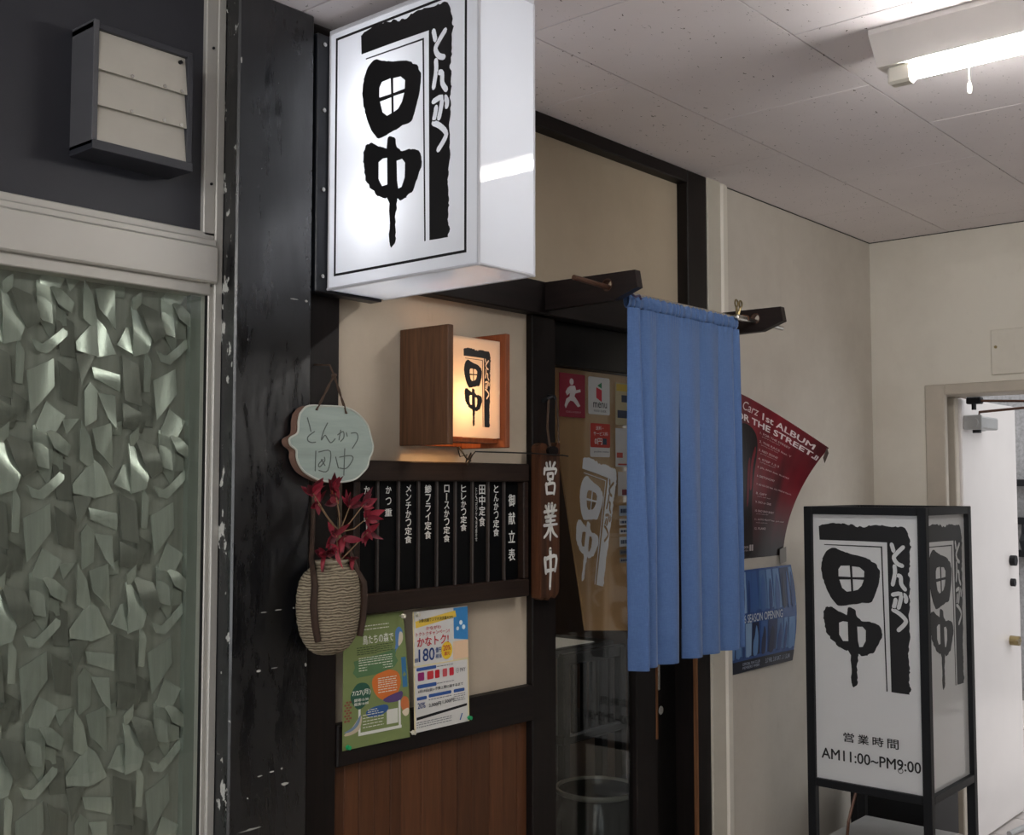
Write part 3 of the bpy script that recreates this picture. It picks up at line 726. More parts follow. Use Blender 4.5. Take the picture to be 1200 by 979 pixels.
# ---- left: window with patterned film, aluminium frame, charcoal panel above
box_struct('wall_left', M['charcoal'], -4.0, 1.345, 2.012, 2.12, 2.028, CEIL, label='charcoal panel above the window transom')
box_struct('wall_far_left', M['charcoal'], -4.0, 0.30, 1.99, 2.12, 0, 2.028, label='charcoal wall left of the patterned window')
win = sempty('window_1', (0.85, 2.03, 0), 'tall window with faceted decorative film in aluminium frame')
MB().bbox(1.372, 1.391, 1.996, 2.12, 0, CEIL, .002).build('stile', M['alum'], win)
MB().bbox(1.362, 1.3725, 2.004, 2.12, 0, 1.915, .002).build('stile_lip', M['alum'], win)
MB().bbox(1.345, 1.3725, 2.000, 2.02, 2.02, CEIL, .002).build('stile_cover', M['alum'], win)
MB().bbox(0.30, 1.3725, 2.000, 2.10, 2.012, 2.028, .002).build('transom_cap', M['alum'], win)
MB().bbox(0.30, 1.3725, 1.990, 2.10, 1.996, 2.012, .003).build('transom', M['alum'], win)
MB().bbox(0.30, 1.3725, 1.984, 2.10, 1.920, 1.9965, .003).build('transom', M['alum'], win)
MB().bbox(0.30, 1.365, 2.000, 2.10, 1.896, 1.9205, .002).build('transom_lip', M['alum'], win)
MB().bbox(0.30, 0.335, 1.996, 2.12, 0, 1.896, .002).build('stile', M['alum'], win)
MB().bbox(0.335, 1.362, 2.000, 2.10, 0, 0.09, .002).build('sill', M['alum'], win)
MB().box(1.360, 1.3625, 2.006, 2.014, .09, 1.896).build('gasket', M['dark_gap'], win)
MB().box(0.335, 1.355, 2.008, 2.013, 0.09, 1.896).build('pane', M['pane'], win)
MB().box(0.335, 1.355, 2.046, 2.07, 0.09, 1.896).build('film', M['film'], win)
MB().box(1.338, 1.370, 2.030, 2.0462, 0.09, 1.896).build('clear_edge', plain('pale_green_edge', S(140, 146, 139), .4, .2), win)
for k in range(2):
    for (sx, sz) in ((1.3615, 2.13), (1.3615, 2.42)):
        if k == 0: MB().tube([(sx, 2.0005, sz), (sx, 1.997, sz)], .003, 8).build('screw', M['black'], win)
# faceted pieces: each a thin bent shard standing off the film
def shard_mesh(kind, poly, i):
    r = random.Random(100 + i)
    cx = sum(p[0] for p in poly) / len(poly); cz = sum(p[1] for p in poly) / len(poly)
    bm = bmesh.new()
    f = bm.faces.new([bm.verts.new(((x - cx) * 1.22, 0, (z - cz) * 1.22)) for x, z in poly])
    a = r.uniform(0, math.pi); d = Vector((math.cos(a), 0, math.sin(a)))
    for k in (-0.012, -0.004, 0.004, 0.012):
        bmesh.ops.bisect_plane(bm, geom=bm.verts[:] + bm.edges[:] + bm.faces[:], plane_co=d * k, plane_no=d)
    tx, tz, cv = r.uniform(-.10, .10), r.uniform(-.16, .16), r.uniform(5, 12) * r.choice((-1, 1))
    for v in bm.verts:
        s = v.co.dot(d)
        v.co.y = v.co.x * tx + v.co.z * tz + cv * s * s * 0.5
    ret = bmesh.ops.extrude_face_region(bm, geom=bm.faces[:])
    for e in ret['geom']:
        if isinstance(e, bmesh.types.BMVert): e.co.y += 0.0012
    m = MB().bm(bm)
    lo, hi = min(v[1] for v in m.v), max(v[1] for v in m.v)
    off = -(hi)                                  # back of the shard lies on the film
    m.v = [(x, max(y + off, -0.029), z) for x, y, z in m.v]
    return m, cx, cz
base = (1.017, 1.772); TX, TZ = 0.262, 0.273
for i, (kind, poly) in enumerate(SHARDS):
    m, cx, cz = shard_mesh(kind, poly, i)
    xs = [p[0] for p in m.v]; zs = [p[2] for p in m.v]
    src = None
    for a in range(-2, 2):
        for b in range(-4, 2):
            x, z = base[0] + a * TX + cx, base[1] + b * TZ + cz
            if x + min(xs) < 0.60 or x + max(xs) > 1.350 or z + max(zs) > 1.935 or z + min(zs) < 0.60: continue
            yy = 2.0455 - 0.0006 * (i % 4)
            if src is None: src = m.build('facet', M['shard'][kind], win, smooth=True, origin=(0, 0, 0)); src.location = Vector((x, yy, z)) - WL[win.name]
            else: copy_part(src, 'facet', (x, yy, z), win)

# ---- entrance door: glazed leaf, dark second leaf
d1 = sempty('door_1', (2.87, 2.06, 0), 'dark wooden sliding entrance door with glass')
MB().bbox(2.503, 3.236, 2.02, 2.10, 1.848, 1.976, .003).build('head_panel', M['black_wood'], d1)
MB().bbox(2.503, 2.552, 2.030, 2.065, 0.02, 1.848, .003).build('stile', M['dark_wood'], d1)
st2 = MB().bbox(2.952, 3.068, 2.030, 2.065, 0.02, 1.848, .003).build('stile', M['dark_wood'], d1)
MB().bbox(3.058, 3.070, 2.0285, 2.035, 0.70, 1.15, .001).build('worn_edge', M['raw_wood'], st2, label='scuffed edge with raw orange wood')
MB().bbox(2.552, 2.952, 2.030, 2.065, 0.02, 0.20, .003).build('bottom_rail', M['dark_wood'], d1)
MB().box(2.552, 2.952, 2.045, 2.049, 0.20, 1.848).build('glass_pane', M['glass'], d1)
lf2 = MB().bbox(3.00, 3.236, 2.070, 2.098, 0.02, 1.848, .003).build('second_leaf', M['black_wood'], d1)
MB().bbox(3.112, 3.130, 2.058, 2.072, 0.84, 1.00, .004).build('pull_handle', M['chrome'], lf2)
MB().tube([(3.118, 2.072, 0.78), (3.118, 2.050, 0.78)], .014, 12).build('lock_knob', M['chrome'], lf2)

# ---- the dim shop behind the glass
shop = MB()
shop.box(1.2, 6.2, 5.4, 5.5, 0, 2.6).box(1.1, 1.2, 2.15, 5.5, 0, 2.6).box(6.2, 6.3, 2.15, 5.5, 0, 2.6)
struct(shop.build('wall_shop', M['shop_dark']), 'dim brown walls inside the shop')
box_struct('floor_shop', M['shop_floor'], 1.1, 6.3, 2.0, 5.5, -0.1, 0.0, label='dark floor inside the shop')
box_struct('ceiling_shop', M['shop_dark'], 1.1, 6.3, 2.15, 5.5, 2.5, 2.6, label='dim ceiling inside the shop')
# ================================================================ THINGS
def point_light(name, loc, watts, col, radius, parent):
    ld = bpy.data.lights.new(name, 'POINT'); ld.energy = watts; ld.color = col; ld.shadow_soft_size = radius
    o = bpy.data.objects.new(name, ld); C.objects.link(o); put(o, loc, parent)
    return o

# ---- big projecting sign
sg = thing('projecting_sign', (1.72, 1.72, 1.935), 'large white illuminated box sign with black brush logo under the ceiling', 'sign')
X0, X1, Y0, Y1, Z0, Z1 = 1.632, 1.806, 1.490, 1.948, 1.936, 2.515
MB().add([(X0, Y0 + .004, Z0 + .004), (X0, Y1 - .004, Z0 + .004), (X0, Y1 - .004, Z1), (X0, Y0 + .004, Z1)], [(0, 1, 2, 3)]).build('logo_panel', M['acrylic'], sg)
MB().add([(X1, Y0 + .004, Z0 + .004), (X1, Y1 - .004, Z0 + .004), (X1, Y1 - .004, Z1), (X1, Y0 + .004, Z1)], [(0, 1, 2, 3)]).build('rear_panel', M['acrylic'], sg)
MB().add([(X0 + .004, Y0, Z0 + .004), (X1 - .004, Y0, Z0 + .004), (X1 - .004, Y0, Z1), (X0 + .004, Y0, Z1)], [(0, 1, 2, 3)]).build('end_panel', M['acrylic'], sg)
MB().add([(X0 + .004, Y0 + .004, Z0), (X1 - .004, Y0 + .004, Z0), (X1 - .004, Y1, Z0), (X0 + .004, Y1, Z0)], [(0, 1, 2, 3)]).build('bottom_panel', M['acrylic'], sg)
MB().bbox(X0, X1, Y0, Y1, Z1, Z1 + .012, .002).bbox(X0, X1, Y1 - .006, Y1, Z0, Z1, .001).build('casing', M['sign_edge'], sg)
rim = MB()
for (xa, ya) in ((X0, Y0), (X1, Y0), (X0, Y1), (X1, Y1)):
    rim.tube([(xa + (.002 if xa == X0 else -.002), ya + (.002 if ya == Y0 else -.004), Z0), (xa + (.002 if xa == X0 else -.002), ya + (.002 if ya == Y0 else -.004), Z1)], .0035, 8)
for xa in (X0 + .002, X1 - .002): rim.tube([(xa, Y0, Z0 + .002), (xa, Y1, Z0 + .002)], .0035, 8)
rim.tube([(X0, Y0 + .002, Z0 + .002), (X1, Y0 + .002, Z0 + .002)], .0035, 8)
rim.build('edge_rim', M['sign_edge'], sg)
fl = left(X0)
# black keyline
a0, a1, b0, b1 = -Y1 + .024, -Y0 - .033, Z0 + .028, Z1 - .012
MB().slab([rect(a0, a1, b0, b1), rect(a0 + .0055, a1 - .0055, b0 + .0055, b1 - .0055)], fl, 0.0002, 0.001).build('keyline', M['logo_ink'], sg)
draw_logo(sg, lambda a, b, h=0: fl(a, b, h + .0002), -1.838, 2.002, 0.496, M['logo_ink'], M['logo_white'], wx=.965)
MB().bbox(1.60, 1.80, 1.949, 1.988, 1.93, 2.515, .002).build('mounting_plate', M['flange'], sg)
bo = None
for z in (1.965, 2.16, 2.34, 2.49):
    MB().tube([(1.616, 1.9495, z), (1.616, 1.943, z)], .005, 8).build('bolt', M['chrome'], sg)
point_light('sign_lamp', (1.715, 1.80, 2.10), SIGN_WATTS * .5, (0.95, 0.97, 1.0), .03, sg)
point_light('sign_lamp', (1.715, 1.80, 2.34), SIGN_WATTS * .5, (0.95, 0.97, 1.0), .03, sg)

# ---- wooden lantern sign
ln = thing('lantern_sign', (2.02, 1.93, 1.60), 'wooden wall lantern with glowing logo panel above the menu board', 'lantern')
MB().bbox(1.915, 1.934, 1.845, 2.010, 1.598, 1.882, .002).build('side_board', M['lantern_wood'], ln)
MB().bbox(2.122, 2.138, 1.845, 2.010, 1.595, 1.880, .002).build('side_board', M['lantern_wood2'], ln)
MB().bbox(1.934, 2.122, 1.995, 2.010, 1.600, 1.878, .001).build('back_board', M['lantern_wood2'], ln)
MB().bbox(1.934, 2.122, 1.872, 1.930, 1.606, 1.618, .001).build('bottom_board', M['lantern_wood2'], ln)
MB().box(1.936, 2.116, 1.860, 1.863, 1.618, 1.860).box(1.936, 2.116, 1.863, 1.985, 1.857, 1.860).box(2.113, 2.116, 1.863, 1.985, 1.618, 1.857).build('shade_panel', M['acrylic_warm'], ln)
flt = front(1.860)
draw_logo(ln, lambda a, b, h=0: flt(a, b, h + .0002), 1.984, 1.644, 0.190, M['logo_ink'], M['acrylic_warm'], wx=0.88)
point_light('bulb', (1.985, 1.925, 1.705), LANTERN_WATTS, (1.0, 0.62, 0.30), .02, ln)
cord = MB().tube([(2.10, 1.99, 1.60), (2.105, 1.985, 1.575), (2.12, 1.975, 1.58), (2.11, 1.97, 1.56), (2.125, 1.965, 1.585), (2.112, 1.962, 1.567), (2.13, 1.955, 1.588), (2.20, 1.95, 1.588), (2.35, 1.945, 1.588), (2.47, 1.938, 1.585), (2.495, 1.94, 1.583)], .0018, 6)
cord.tube([(2.10, 1.985, 1.60), (2.108, 1.965, 1.57), (2.118, 1.96, 1.565), (2.105, 1.96, 1.553), (2.12, 1.956, 1.58)], .0022, 6)
tag(cord.build('lamp_wire', M['wire']), 'thin black wire knotted under the lantern and stretched to the plaque', 'wire')

# ---- menu board
mb = thing('menu_board', (2.06, 1.99, 1.205), 'long black menu board of upright slats in dark wooden frame', 'menu board')
MB().bbox(1.735, 2.357, 1.965, 2.012, 1.512, 1.560, .003).build('frame_rail', M['frame_wood'], mb)
MB().bbox(1.735, 2.357, 1.965, 2.012, 1.206, 1.252, .003).build('frame_rail', M['frame_wood'], mb)
MB().bbox(1.735, 1.755, 1.967, 2.012, 1.252, 1.512, .003).build('frame_stile', M['frame_wood'], mb)
MB().bbox(2.336, 2.357, 1.967, 2.012, 1.252, 1.512, .003).build('frame_stile', M['frame_wood'], mb)
seps = [1.755, 1.820, 1.888, 1.955, 2.019, 2.085, 2.148, 2.209, 2.272, 2.336]
M['menu_black'] = plain('menu_black_lacquer', S(5, 6, 8), 0.5, var=0.1, spec=0.12)
M['menu_divider'] = plain('menu_divider_wood', S(58, 50, 46), 0.5)
M['menu_white'] = plain('white_brush_paint', S(226, 226, 222), 0.6, var=0.05)
cols = [('かつカレー', 1.790, 1.500, 1.394), ('かつ重', 1.858, 1.500, 1.420), ('メンチかつ定食', 1.924, 1.503, 1.360), ('鯵フライ定食', 1.991, 1.503, 1.368), ('ロースかつ定食', 2.057, 1.503, 1.358),
        ('ヒレかつ定食', 2.119, 1.503, 1.384), ('田中定食', 2.189, 1.503, 1.393), ('とんかつ定食', 2.244, 1.503, 1.366), ('御献立表', 2.307, 1.478, 1.285)]
fm = front(1.986)
for i in range(9):
    sl = MB().bbox(seps[i] + .003, seps[i + 1] - .003, 1.986, 2.004, 1.250, 1.514, .001).build('menu_slat', M['menu_black'], mb)
    if i: MB().bbox(seps[i] - .003, seps[i] + .003, 1.978, 2.006, 1.250, 1.514, .0015).build('divider', M['menu_divider'], mb)
    s, xc, zt, zb = cols[i]
    t = MB()
    vtext(t, s, fm, xc, .0225 if s != '御献立表' else .026, zt, zb, h=.0008, bold=0.022, gap=0.12 if s not in ('御献立表', 'かつ重') else 0.34)
    t.build('lettering', M['menu_white'], sl)
    if s == '田中定食':
        t = MB(); vtext(t, 'ヒレ、コロッケ、海老盛合せ', fm, 2.167, .007, 1.497, 1.358, h=.0008, gap=.1); t.build('small_lettering', M['menu_white'], sl)

# ---- open plaque
pq = thing('open_plaque', (2.435, 1.97, 1.19), 'rough wooden plaque with white brush lettering hung on door post', 'plaque')
fp = front(1.980)
pol = [(2.388, 1.196), (2.400, 1.192), (2.410, 1.199), (2.424, 1.190), (2.440, 1.200), (2.455, 1.193), (2.470, 1.206), (2.474, 1.222), (2.477, 1.60), (2.476, 1.617), (2.466, 1.621), (2.458, 1.608), (2.430, 1.606), (2.416, 1.615), (2.400, 1.618), (2.388, 1.612)]
MB().slab([pol], fp, 0.0, 0.024).build('board', M['plaque_wood'], pq)
MB().slab([[(2.382, 1.20), (2.3885, 1.196), (2.3885, 1.612), (2.383, 1.606)]], fp, 0.0, 0.0235).slab([[(2.388, 1.205), (2.394, 1.20), (2.394, 1.615), (2.388, 1.612)]], fp, 0.020, 0.0252).build('bark_edge', M['plaque_edge'], pq)
MB().slab([[(2.388, 1.612), (2.400, 1.618), (2.416, 1.615), (2.420, 1.600), (2.404, 1.596), (2.388, 1.600)]], fp, 0.018, 0.0255).build('pale_knot', M['plaque_edge'], pq)
MB().slab([[(2.458, 1.608), (2.466, 1.621), (2.476, 1.617), (2.477, 1.590), (2.470, 1.592)]], fp, .018, .0255).build('pale_knot', M['plaque_edge'], pq)
MB().slab([smooth_loop([(2.418, 1.604), (2.438, 1.610), (2.458, 1.604), (2.456, 1.590), (2.436, 1.586), (2.420, 1.590)], 3)], fp, 0.018, 0.034).build('knot_block', M['dark_wood'], pq)
t = MB()
KANJI = {
 'ei': [[(.22, .95), (.28, .84)], [(.47, .98), (.50, .86)], [(.82, .97), (.68, .84)], [(.10, .80), (.05, .62)], [(.10, .77), (.90, .79), (.84, .64)], [(.32, .64), (.34, .47)], [(.32, .63), (.68, .65), (.66, .47)], [(.34, .48), (.66, .48)],
        [(.48, .46), (.42, .35)], [(.20, .34), (.25, .03)], [(.20, .32), (.80, .35), (.75, .03)], [(.25, .06), (.75, .07)]],
 'gyo': [[(.38, .99), (.39, .80)], [(.61, 1.0), (.59, .80)], [(.16, .93), (.27, .83)], [(.84, .95), (.72, .83)], [(.06, .77), (.95, .81)], [(.32, .74), (.39, .66)], [(.70, .76), (.61, .67)], [(.14, .62), (.88, .65)], [(.20, .51), (.82, .53)],
         [(.04, .39), (.97, .42)], [(.50, .66), (.50, .34), (.48, -.02)], [(.46, .38), (.28, .18), (.03, .05)], [(.54, .38), (.72, .18), (.99, .06)]],
 'chu': [[(.10, .79), (.17, .38)], [(.10, .76), (.90, .83), (.82, .42)], [(.16, .44), (.82, .47)], [(.48, 1.03), (.51, .5), (.45, -.05)]]}
for ch, zt, zb in (('ei', 1.567, 1.475), ('gyo', 1.452, 1.355), ('chu', 1.325, 1.225)):
    for k, st in enumerate(KANJI[ch]):
        brush(t, [(2.405 + a * .060, zb + b * (zt - zb)) for a, b in st], .0092 if ch != 'chu' else .0112, fp, .0238, .0248 + .00003 * k, taper=.35)
t.build('lettering', M['menu_white'], pq)
MB().tube([(2.462, 1.985, 1.752), (2.462, 1.962, 1.750), (2.462, 1.958, 1.740)], .004, 8).tube([(2.438, 1.985, 1.735), (2.440, 1.970, 1.742), (2.455, 1.965, 1.748)], .006, 8).build('hook', M['black'], pq)
MB().tube([(2.462, 1.957, 1.745), (2.470, 1.955, 1.68), (2.474, 1.957, 1.605)], .0025, 6).tube([(2.444, 1.968, 1.742), (2.430, 1.962, 1.66), (2.436, 1.956, 1.600)], .0035, 6).build('cord', M['rope'], pq)

# ---- hanging celadon name plate
cp = thing('ceramic_plate', (1.63, 1.935, 1.506), 'pale green glazed ceramic plate with scratched characters hung by twine', 'name plate')
fpl = front(1.944)
pl_loop = smooth_loop(PLATE, 3)
cxp = sum(p[0] for p in PLATE) / len(PLATE); czp = sum(p[1] for p in PLATE) / len(PLATE)
hole_loops = [circ(x, z, .003, 8) for x, z in PLATE_HOLES]
MB().slab([[(cxp + (x - cxp) * 1.0 - .004, czp + (z - czp) * 1.01 - .001) for x, z in pl_loop]], fpl, 0.0, 0.017).build('clay_body', M['clay'], cp)
MB().slab([pl_loop], fpl, 0.0165, 0.0205).build('glazed_face', M['celadon'], cp)
m = MB().tube([(x, 1.944 - .0205, z) for x, z in pl_loop] + [(pl_loop[0][0], 1.944 - .0205, pl_loop[0][1])], .0022, 6, caps=False)
m.build('pale_rim', plain('pale_glaze_rim', S(196, 200, 190), .3), cp, smooth=True)
t = MB()
for s in PLATE_STROKES: brush(t, s, .0024, fpl, .0203, .0209)
t.build('scratched_lettering', M['incised'], cp)
(hx0, hz0), (hx1, hz1) = PLATE_HOLES
tw = MB()
knot = (1.640, 1.930, 1.745)
for (hx, hz) in PLATE_HOLES:
    for s_ in (-1, 1):
        pts = []
        for k in range(9):
            u = k / 8; a = u * 9 + (0 if s_ > 0 else math.pi)
            pts.append((hx + (knot[0] - hx) * u + .0016 * math.cos(a), 1.922 + (knot[1] - 1.922) * u + .0016 * math.sin(a), hz + (knot[2] - hz) * u))
        tw.tube(pts, .0018, 6)
tw.tube([(knot[0] - .006, knot[1], knot[2] - .002), knot, (knot[0] + .006, knot[1], knot[2] + .001)], [.003, .0055, .003], 8)
tw.tube([knot, (1.636, 1.94, 1.768), (1.632, 1.988, 1.772)], .0022, 6)
tw.build('twine', M['rope'], cp)

# ---- hanging vase
vs = thing('hanging_vase', (1.612, 1.90, 1.138), 'oval coil-textured wall vase with leather straps below the ceramic plate', 'vase')
prof = [(1.139, .016), (1.143, .034), (1.152, .050), (1.168, .064), (1.19, .076), (1.215, .083), (1.245, .0865), (1.275, .0845), (1.298, .078), (1.315, .066), (1.325, .052), (1.332, .046), (1.338, .046)]
vx, vy = 1.611, 1.905
def vring(zc, w, d, n=28):
    return [(vx + w * math.cos(2 * math.pi * k / n), vy + d * math.sin(2 * math.pi * k / n) * (1.0 if math.sin(2 * math.pi * k / n) < 0 else 0.8), zc) for k in range(n)]
fine = []
for (za, wa), (zb, wb) in zip(prof, prof[1:]):
    for k in range(5):
        u = k / 5; fine.append((za + (zb - za) * u, wa + (wb - wa) * u))
fine.append(prof[-1])
m = MB(); rings = []
for j, (z, w) in enumerate(fine):
    rings.append(vring(z, w + .0009 * math.sin(j * 2.1), min(w * .62, .045)))
n = 28
pts = [p for r_ in rings for p in r_]
fs = [(i * n + k, i * n + (k + 1) % n, (i + 1) * n + (k + 1) % n, (i + 1) * n + k) for i in range(len(rings) - 1) for k in range(n)] + [tuple(range(n))]
m.add(pts, fs); m.build('body', M['vase'], vs, smooth=True)
rp = vring(1.338, .046, .028)
MB().tube(rp + rp[:1], .0035, 6, caps=False).build('rim', M['rim_clay'], vs, smooth=True)
for sx in (-1, 1):
    pts = []
    for (z, w) in [(1.175, .058), (1.21, .066), (1.25, .071), (1.29, .068), (1.315, .060)]:
        pts.append((vx + sx * w, vy - .034 if z < 1.31 else vy - .02, z))
    pts += [(vx + sx * .056, vy - .008, 1.345), (1.625 + sx * .040, 1.930, 1.41), (1.630 + sx * .030, 1.948, 1.49), (1.634 + sx * .012, 1.966, 1.55), (1.637, 1.988, 1.575)]
    MB().tube(pts, [.007, .008, .008, .0075, .007, .006, .005, .004, .003, .002], 6).build('strap', M['strap'], vs, smooth=True)

# ---- dried red branch in the vase
br = thing('dried_branch', (1.63, 1.90, 1.30), 'dried crimson leafy branch standing in the wall vase', 'dried plant')
clusters = [(1.599, 1.494, 5), (1.535, 1.484, 4), (1.557, 1.462, 4), (1.607, 1.469, 4), (1.654, 1.458, 4), (1.673, 1.460, 4), (1.699, 1.430, 6), (1.716, 1.398, 4), (1.601, 1.395, 5), (1.633, 1.388, 5), (1.596, 1.362, 5), (1.572, 1.355, 4), (1.655, 1.340, 3)]
root = Vector((1.628, 1.90, 1.30)); fork = Vector((1.630, 1.895, 1.40))
MB().tube([root, (1.632, 1.898, 1.35), fork], .0025, 6).build('stem', M['twig'], br)
def leaf_mesh(i, L, W):
    r = random.Random(i)
    v = [(0, 0, 0)]; nseg = 5
    for k in range(1, nseg):
        u = k / nseg; w = W * math.sin(math.pi * u ** .8); c = .12 * L * math.sin(math.pi * u)
        v += [(-w, -c + .35 * w, u * L), (0, -c, u * L), (w, -c + .35 * w, u * L)]
    v.append((0, 0, L)); f = [(0, 2, 1), (0, 3, 2)]
    for k in range(nseg - 2):
        b = 1 + 3 * k
        f += [(b, b + 1, b + 4, b + 3), (b + 1, b + 2, b + 5, b + 4)]
    b = 1 + 3 * (nseg - 2)
    f += [(b, b + 1, len(v) - 1), (b + 1, b + 2, len(v) - 1)]
    return v, f
for ci, (cx, cz, nl) in enumerate(clusters):
    cy = 1.885 + R.uniform(-.02, .015)
    c = Vector((cx, cy, cz))
    mid = fork.lerp(c, .5) + Vector((0, R.uniform(-.01, .005), -.008))
    start = fork if cz > 1.40 else Vector((1.63, 1.898, 1.335))
    MB().tube([start, mid if cz > 1.40 else start.lerp(c, .5), c], [.0018, .0014, .001], 5).build('twig', M['twig'], br)
    for k in range(nl + 2):
        out = (c - fork); out.y = 0
        d = Vector((R.uniform(-1, 1), R.uniform(-.7, .2), R.uniform(-.9, .9))) + out.normalized() * 0.7
        d.normalize()
        side = d.cross(Vector((R.uniform(-.4, .4), -1, R.uniform(-.4, .4)))).normalized(); nn = side.cross(d)
        v, f = leaf_mesh(k, R.uniform(.034, .056), R.uniform(.006, .0105))
        st = c - d * .008
        m = MB().add([st + side * p[0] + nn * p[1] + d * p[2] for p in v], f)
        m.build('leaf', M['yellow_leaf'] if (ci == 3 and k == 0) else M['red_leaf'][(ci + k) % 3], br, smooth=True)

# ---- noren brackets, rod, curtain
for (bx, lab) in ((2.430, 'dark wooden curtain bracket with round hole above the door, left one'), (3.233, 'dark wooden curtain bracket with round hole near the corridor wall, right one')):
    fb = left(bx)
    y0 = 1.969 if bx < 3 else 1.984
    poly = [(-y0, 1.988), (-1.735, 1.992), (-1.660, 2.018), (-1.668, 2.064), (-y0, 2.066)]
    b = MB().slab([poly, circ(-1.757, 2.034, .017, 16)], fb, -.025, 0.0).build('curtain_bracket', M['dark_wood_y'])
    tag(b, lab, 'bracket', 'curtain brackets')
    MB().slab([circ(-1.757, 2.034, .0172, 16), circ(-1.757, 2.034, .0145, 16)], fb, -.024, .0008).build('hole_lining', M['copper'], b)
rod = thing('curtain_rod', (2.85, 1.757, 2.02), 'thin metal curtain rod through both brackets', 'rod')
MB().tube([(2.285, 1.757, 2.034), (2.46, 1.757, 2.027)], .0068, 10).build('tube_end', M['copper'], rod)
MB().tube([(2.46, 1.757, 2.027), (2.52, 1.757, 2.024), (3.25, 1.757, 2.024)], .005, 8).build('rod_body', M['chrome'], rod)
MB().tube([(3.15, 1.757, 2.026), (3.415, 1.757, 2.022)], .0075, 10).build('tube_end', M['chrome'], rod)

nr = thing('door_curtain', (2.82, 1.757, 1.01), 'pleated blue linen split curtain hanging over the door', 'curtain')
XL, XR, XS, ZT, ZB = 2.518, 3.112, 2.775, 2.018, 1.008
folds = [0.0, .055, .095, .16, .235, .33, .43, .52, .62, .71, .80, .90, .955, 1.0]
amps = [.012, -.022, .014, -.010, .012, -.010, .010, -.012, .010, -.012, .012, -.014, .016, -.006]
def fold_y(u, z):
    for k in range(len(folds) - 1):
        if u <= folds[k + 1] + 1e-9:
            t_ = (u - folds[k]) / (folds[k + 1] - folds[k]); s_ = t_ ** 1.6 if k % 2 else 1 - (1 - t_) ** 1.6
            base = amps[k] + (amps[k + 1] - amps[k]) * s_
            break
    dn = (ZT - z) / (ZT - ZB)
    g = 0.004 * math.sin(u * 260) * max(0, 1 - dn * 14)
    return base * (0.35 + 0.95 * min(1, dn * 1.4)) + g + .003 * math.sin(u * 23 + dn * 4) * dn
def panel(u0, u1, z0, z1, nu, nz, th=.0016, gapfn=None):
    vs_ = []; 
    for side in (0, 1):
        for j in range(nz + 1):
            z = z1 + (z0 - z1) * j / nz
            for i in range(nu + 1):
                u = u0 + (u1 - u0) * i / nu
                x = XL + (XR - XL) * u
                if gapfn: x += gapfn(u, z)
                dn = (ZT - z) / (ZT - ZB)
                x += (.018 * dn - .010 * dn * dn) * (1 - u) + .006 * dn * u
                vs_.append((x, 1.757 - .009 + fold_y(u, z) + th * side, z))
    W_ = nu + 1; N_ = W_ * (nz + 1); fs_ = []
    for j in range(nz):
        for i in range(nu):
            a = j * W_ + i
            fs_.append((a, a + 1, a + W_ + 1, a + W_)); fs_.append((a + N_, a + N_ + W_, a + N_ + W_ + 1, a + N_ + 1))
    for j in range(nz):
        for i in (0, nu):
            a = j * W_ + i; fs_.append((a, a + W_, a + W_ + N_, a + N_))
    for i in range(nu):
        for j in (0, nz):
            a = j * W_ + i; fs_.append((a, a + 1, a + 1 + N_, a + N_))
    return MB().add(vs_, fs_)
us = .43
def gl_(u, z):
    dn = max(0, (1.80 - z) / 0.8); return -.017 * min(1, dn) * math.exp(-((u - us) / .05) ** 2) * (1.0 - .3 * max(0, dn - .7))
def gr_(u, z): return -gl_(u, z)
pa = panel(0, us, ZB, 1.985, 66, 36, gapfn=gl_).build('cloth_panel', M['cloth'], nr, smooth=True)
pb = panel(us, 1, ZB + .002, 1.985, 84, 36, gapfn=gr_).build('cloth_panel', M['cloth'], nr, smooth=True)
panel(0, us, ZB - .0005, ZB + .085, 66, 4, th=.0032, gapfn=gl_).build('hem', M['cloth'], pa, smooth=True)
panel(us, 1, ZB + .0015, ZB + .085, 84, 4, th=.0032, gapfn=gr_).build('hem', M['cloth'], pb, smooth=True)
hd = MB(); nseg = 150; ring = 10; vs_ = []
for i in range(nseg + 1):
    u = i / nseg; x = XL + (XR - XL) * u
    for k in range(ring):
        a = 2 * math.pi * k / ring
        rr = .0125 + .0022 * math.sin(u * 150 + 2 * math.sin(u * 31)) + .001 * math.sin(u * 380)
        vs_.append((x, 1.757 + rr * .8 * math.cos(a) , 2.005 + rr * 1.5 * math.sin(a)))
hd.add(vs_, [(i * ring + k, i * ring + (k + 1) % ring, (i + 1) * ring + (k + 1) % ring, (i + 1) * ring + k) for i in range(nseg) for k in range(ring)])
hd.build('rod_sleeve', M['cloth'], nr, smooth=True)
# tie and clip
tag(MB().tube([(2.508, 1.750, 2.035), (2.515, 1.738, 2.02), (2.53, 1.735, 2.012), (2.548, 1.734, 2.018), (2.556, 1.733, 2.008)], .003, 6).tube([(2.507, 1.752, 2.04), (2.512, 1.742, 2.03), (2.50, 1.748, 2.018)], .004, 6)
    .build('tie_string', plain('violet_string', S(74, 66, 96), .8)), 'violet string tied round the rod at the curtain corner', 'string')
clip = thing('binder_clip', (3.105, 1.745, 2.0), 'small metal clip with two loop handles on curtain corner', 'clip')
for dx in (-.012, .014):
    MB().tube([(3.100 + dx * .3, 1.745, 2.030), (3.100 + dx, 1.742, 2.055)], .004, 6).tube([(3.100 + dx + .009 * math.cos(a), 1.742, 2.064 + .011 * math.sin(a)) for a in [k * math.pi / 5 for k in range(11)]], .0028, 6).build('loop_handle', M['brass'], clip)
MB().bbox(3.085, 3.150, 1.735, 1.756, 2.014, 2.030, .004).build('jaw', M['chrome'], clip)
MB().bbox(3.125, 3.165, 1.738, 1.750, 2.018, 2.034, .004).build('rust_block', plain('rusty_clip', S(120, 78, 54), .6, .4), clip)

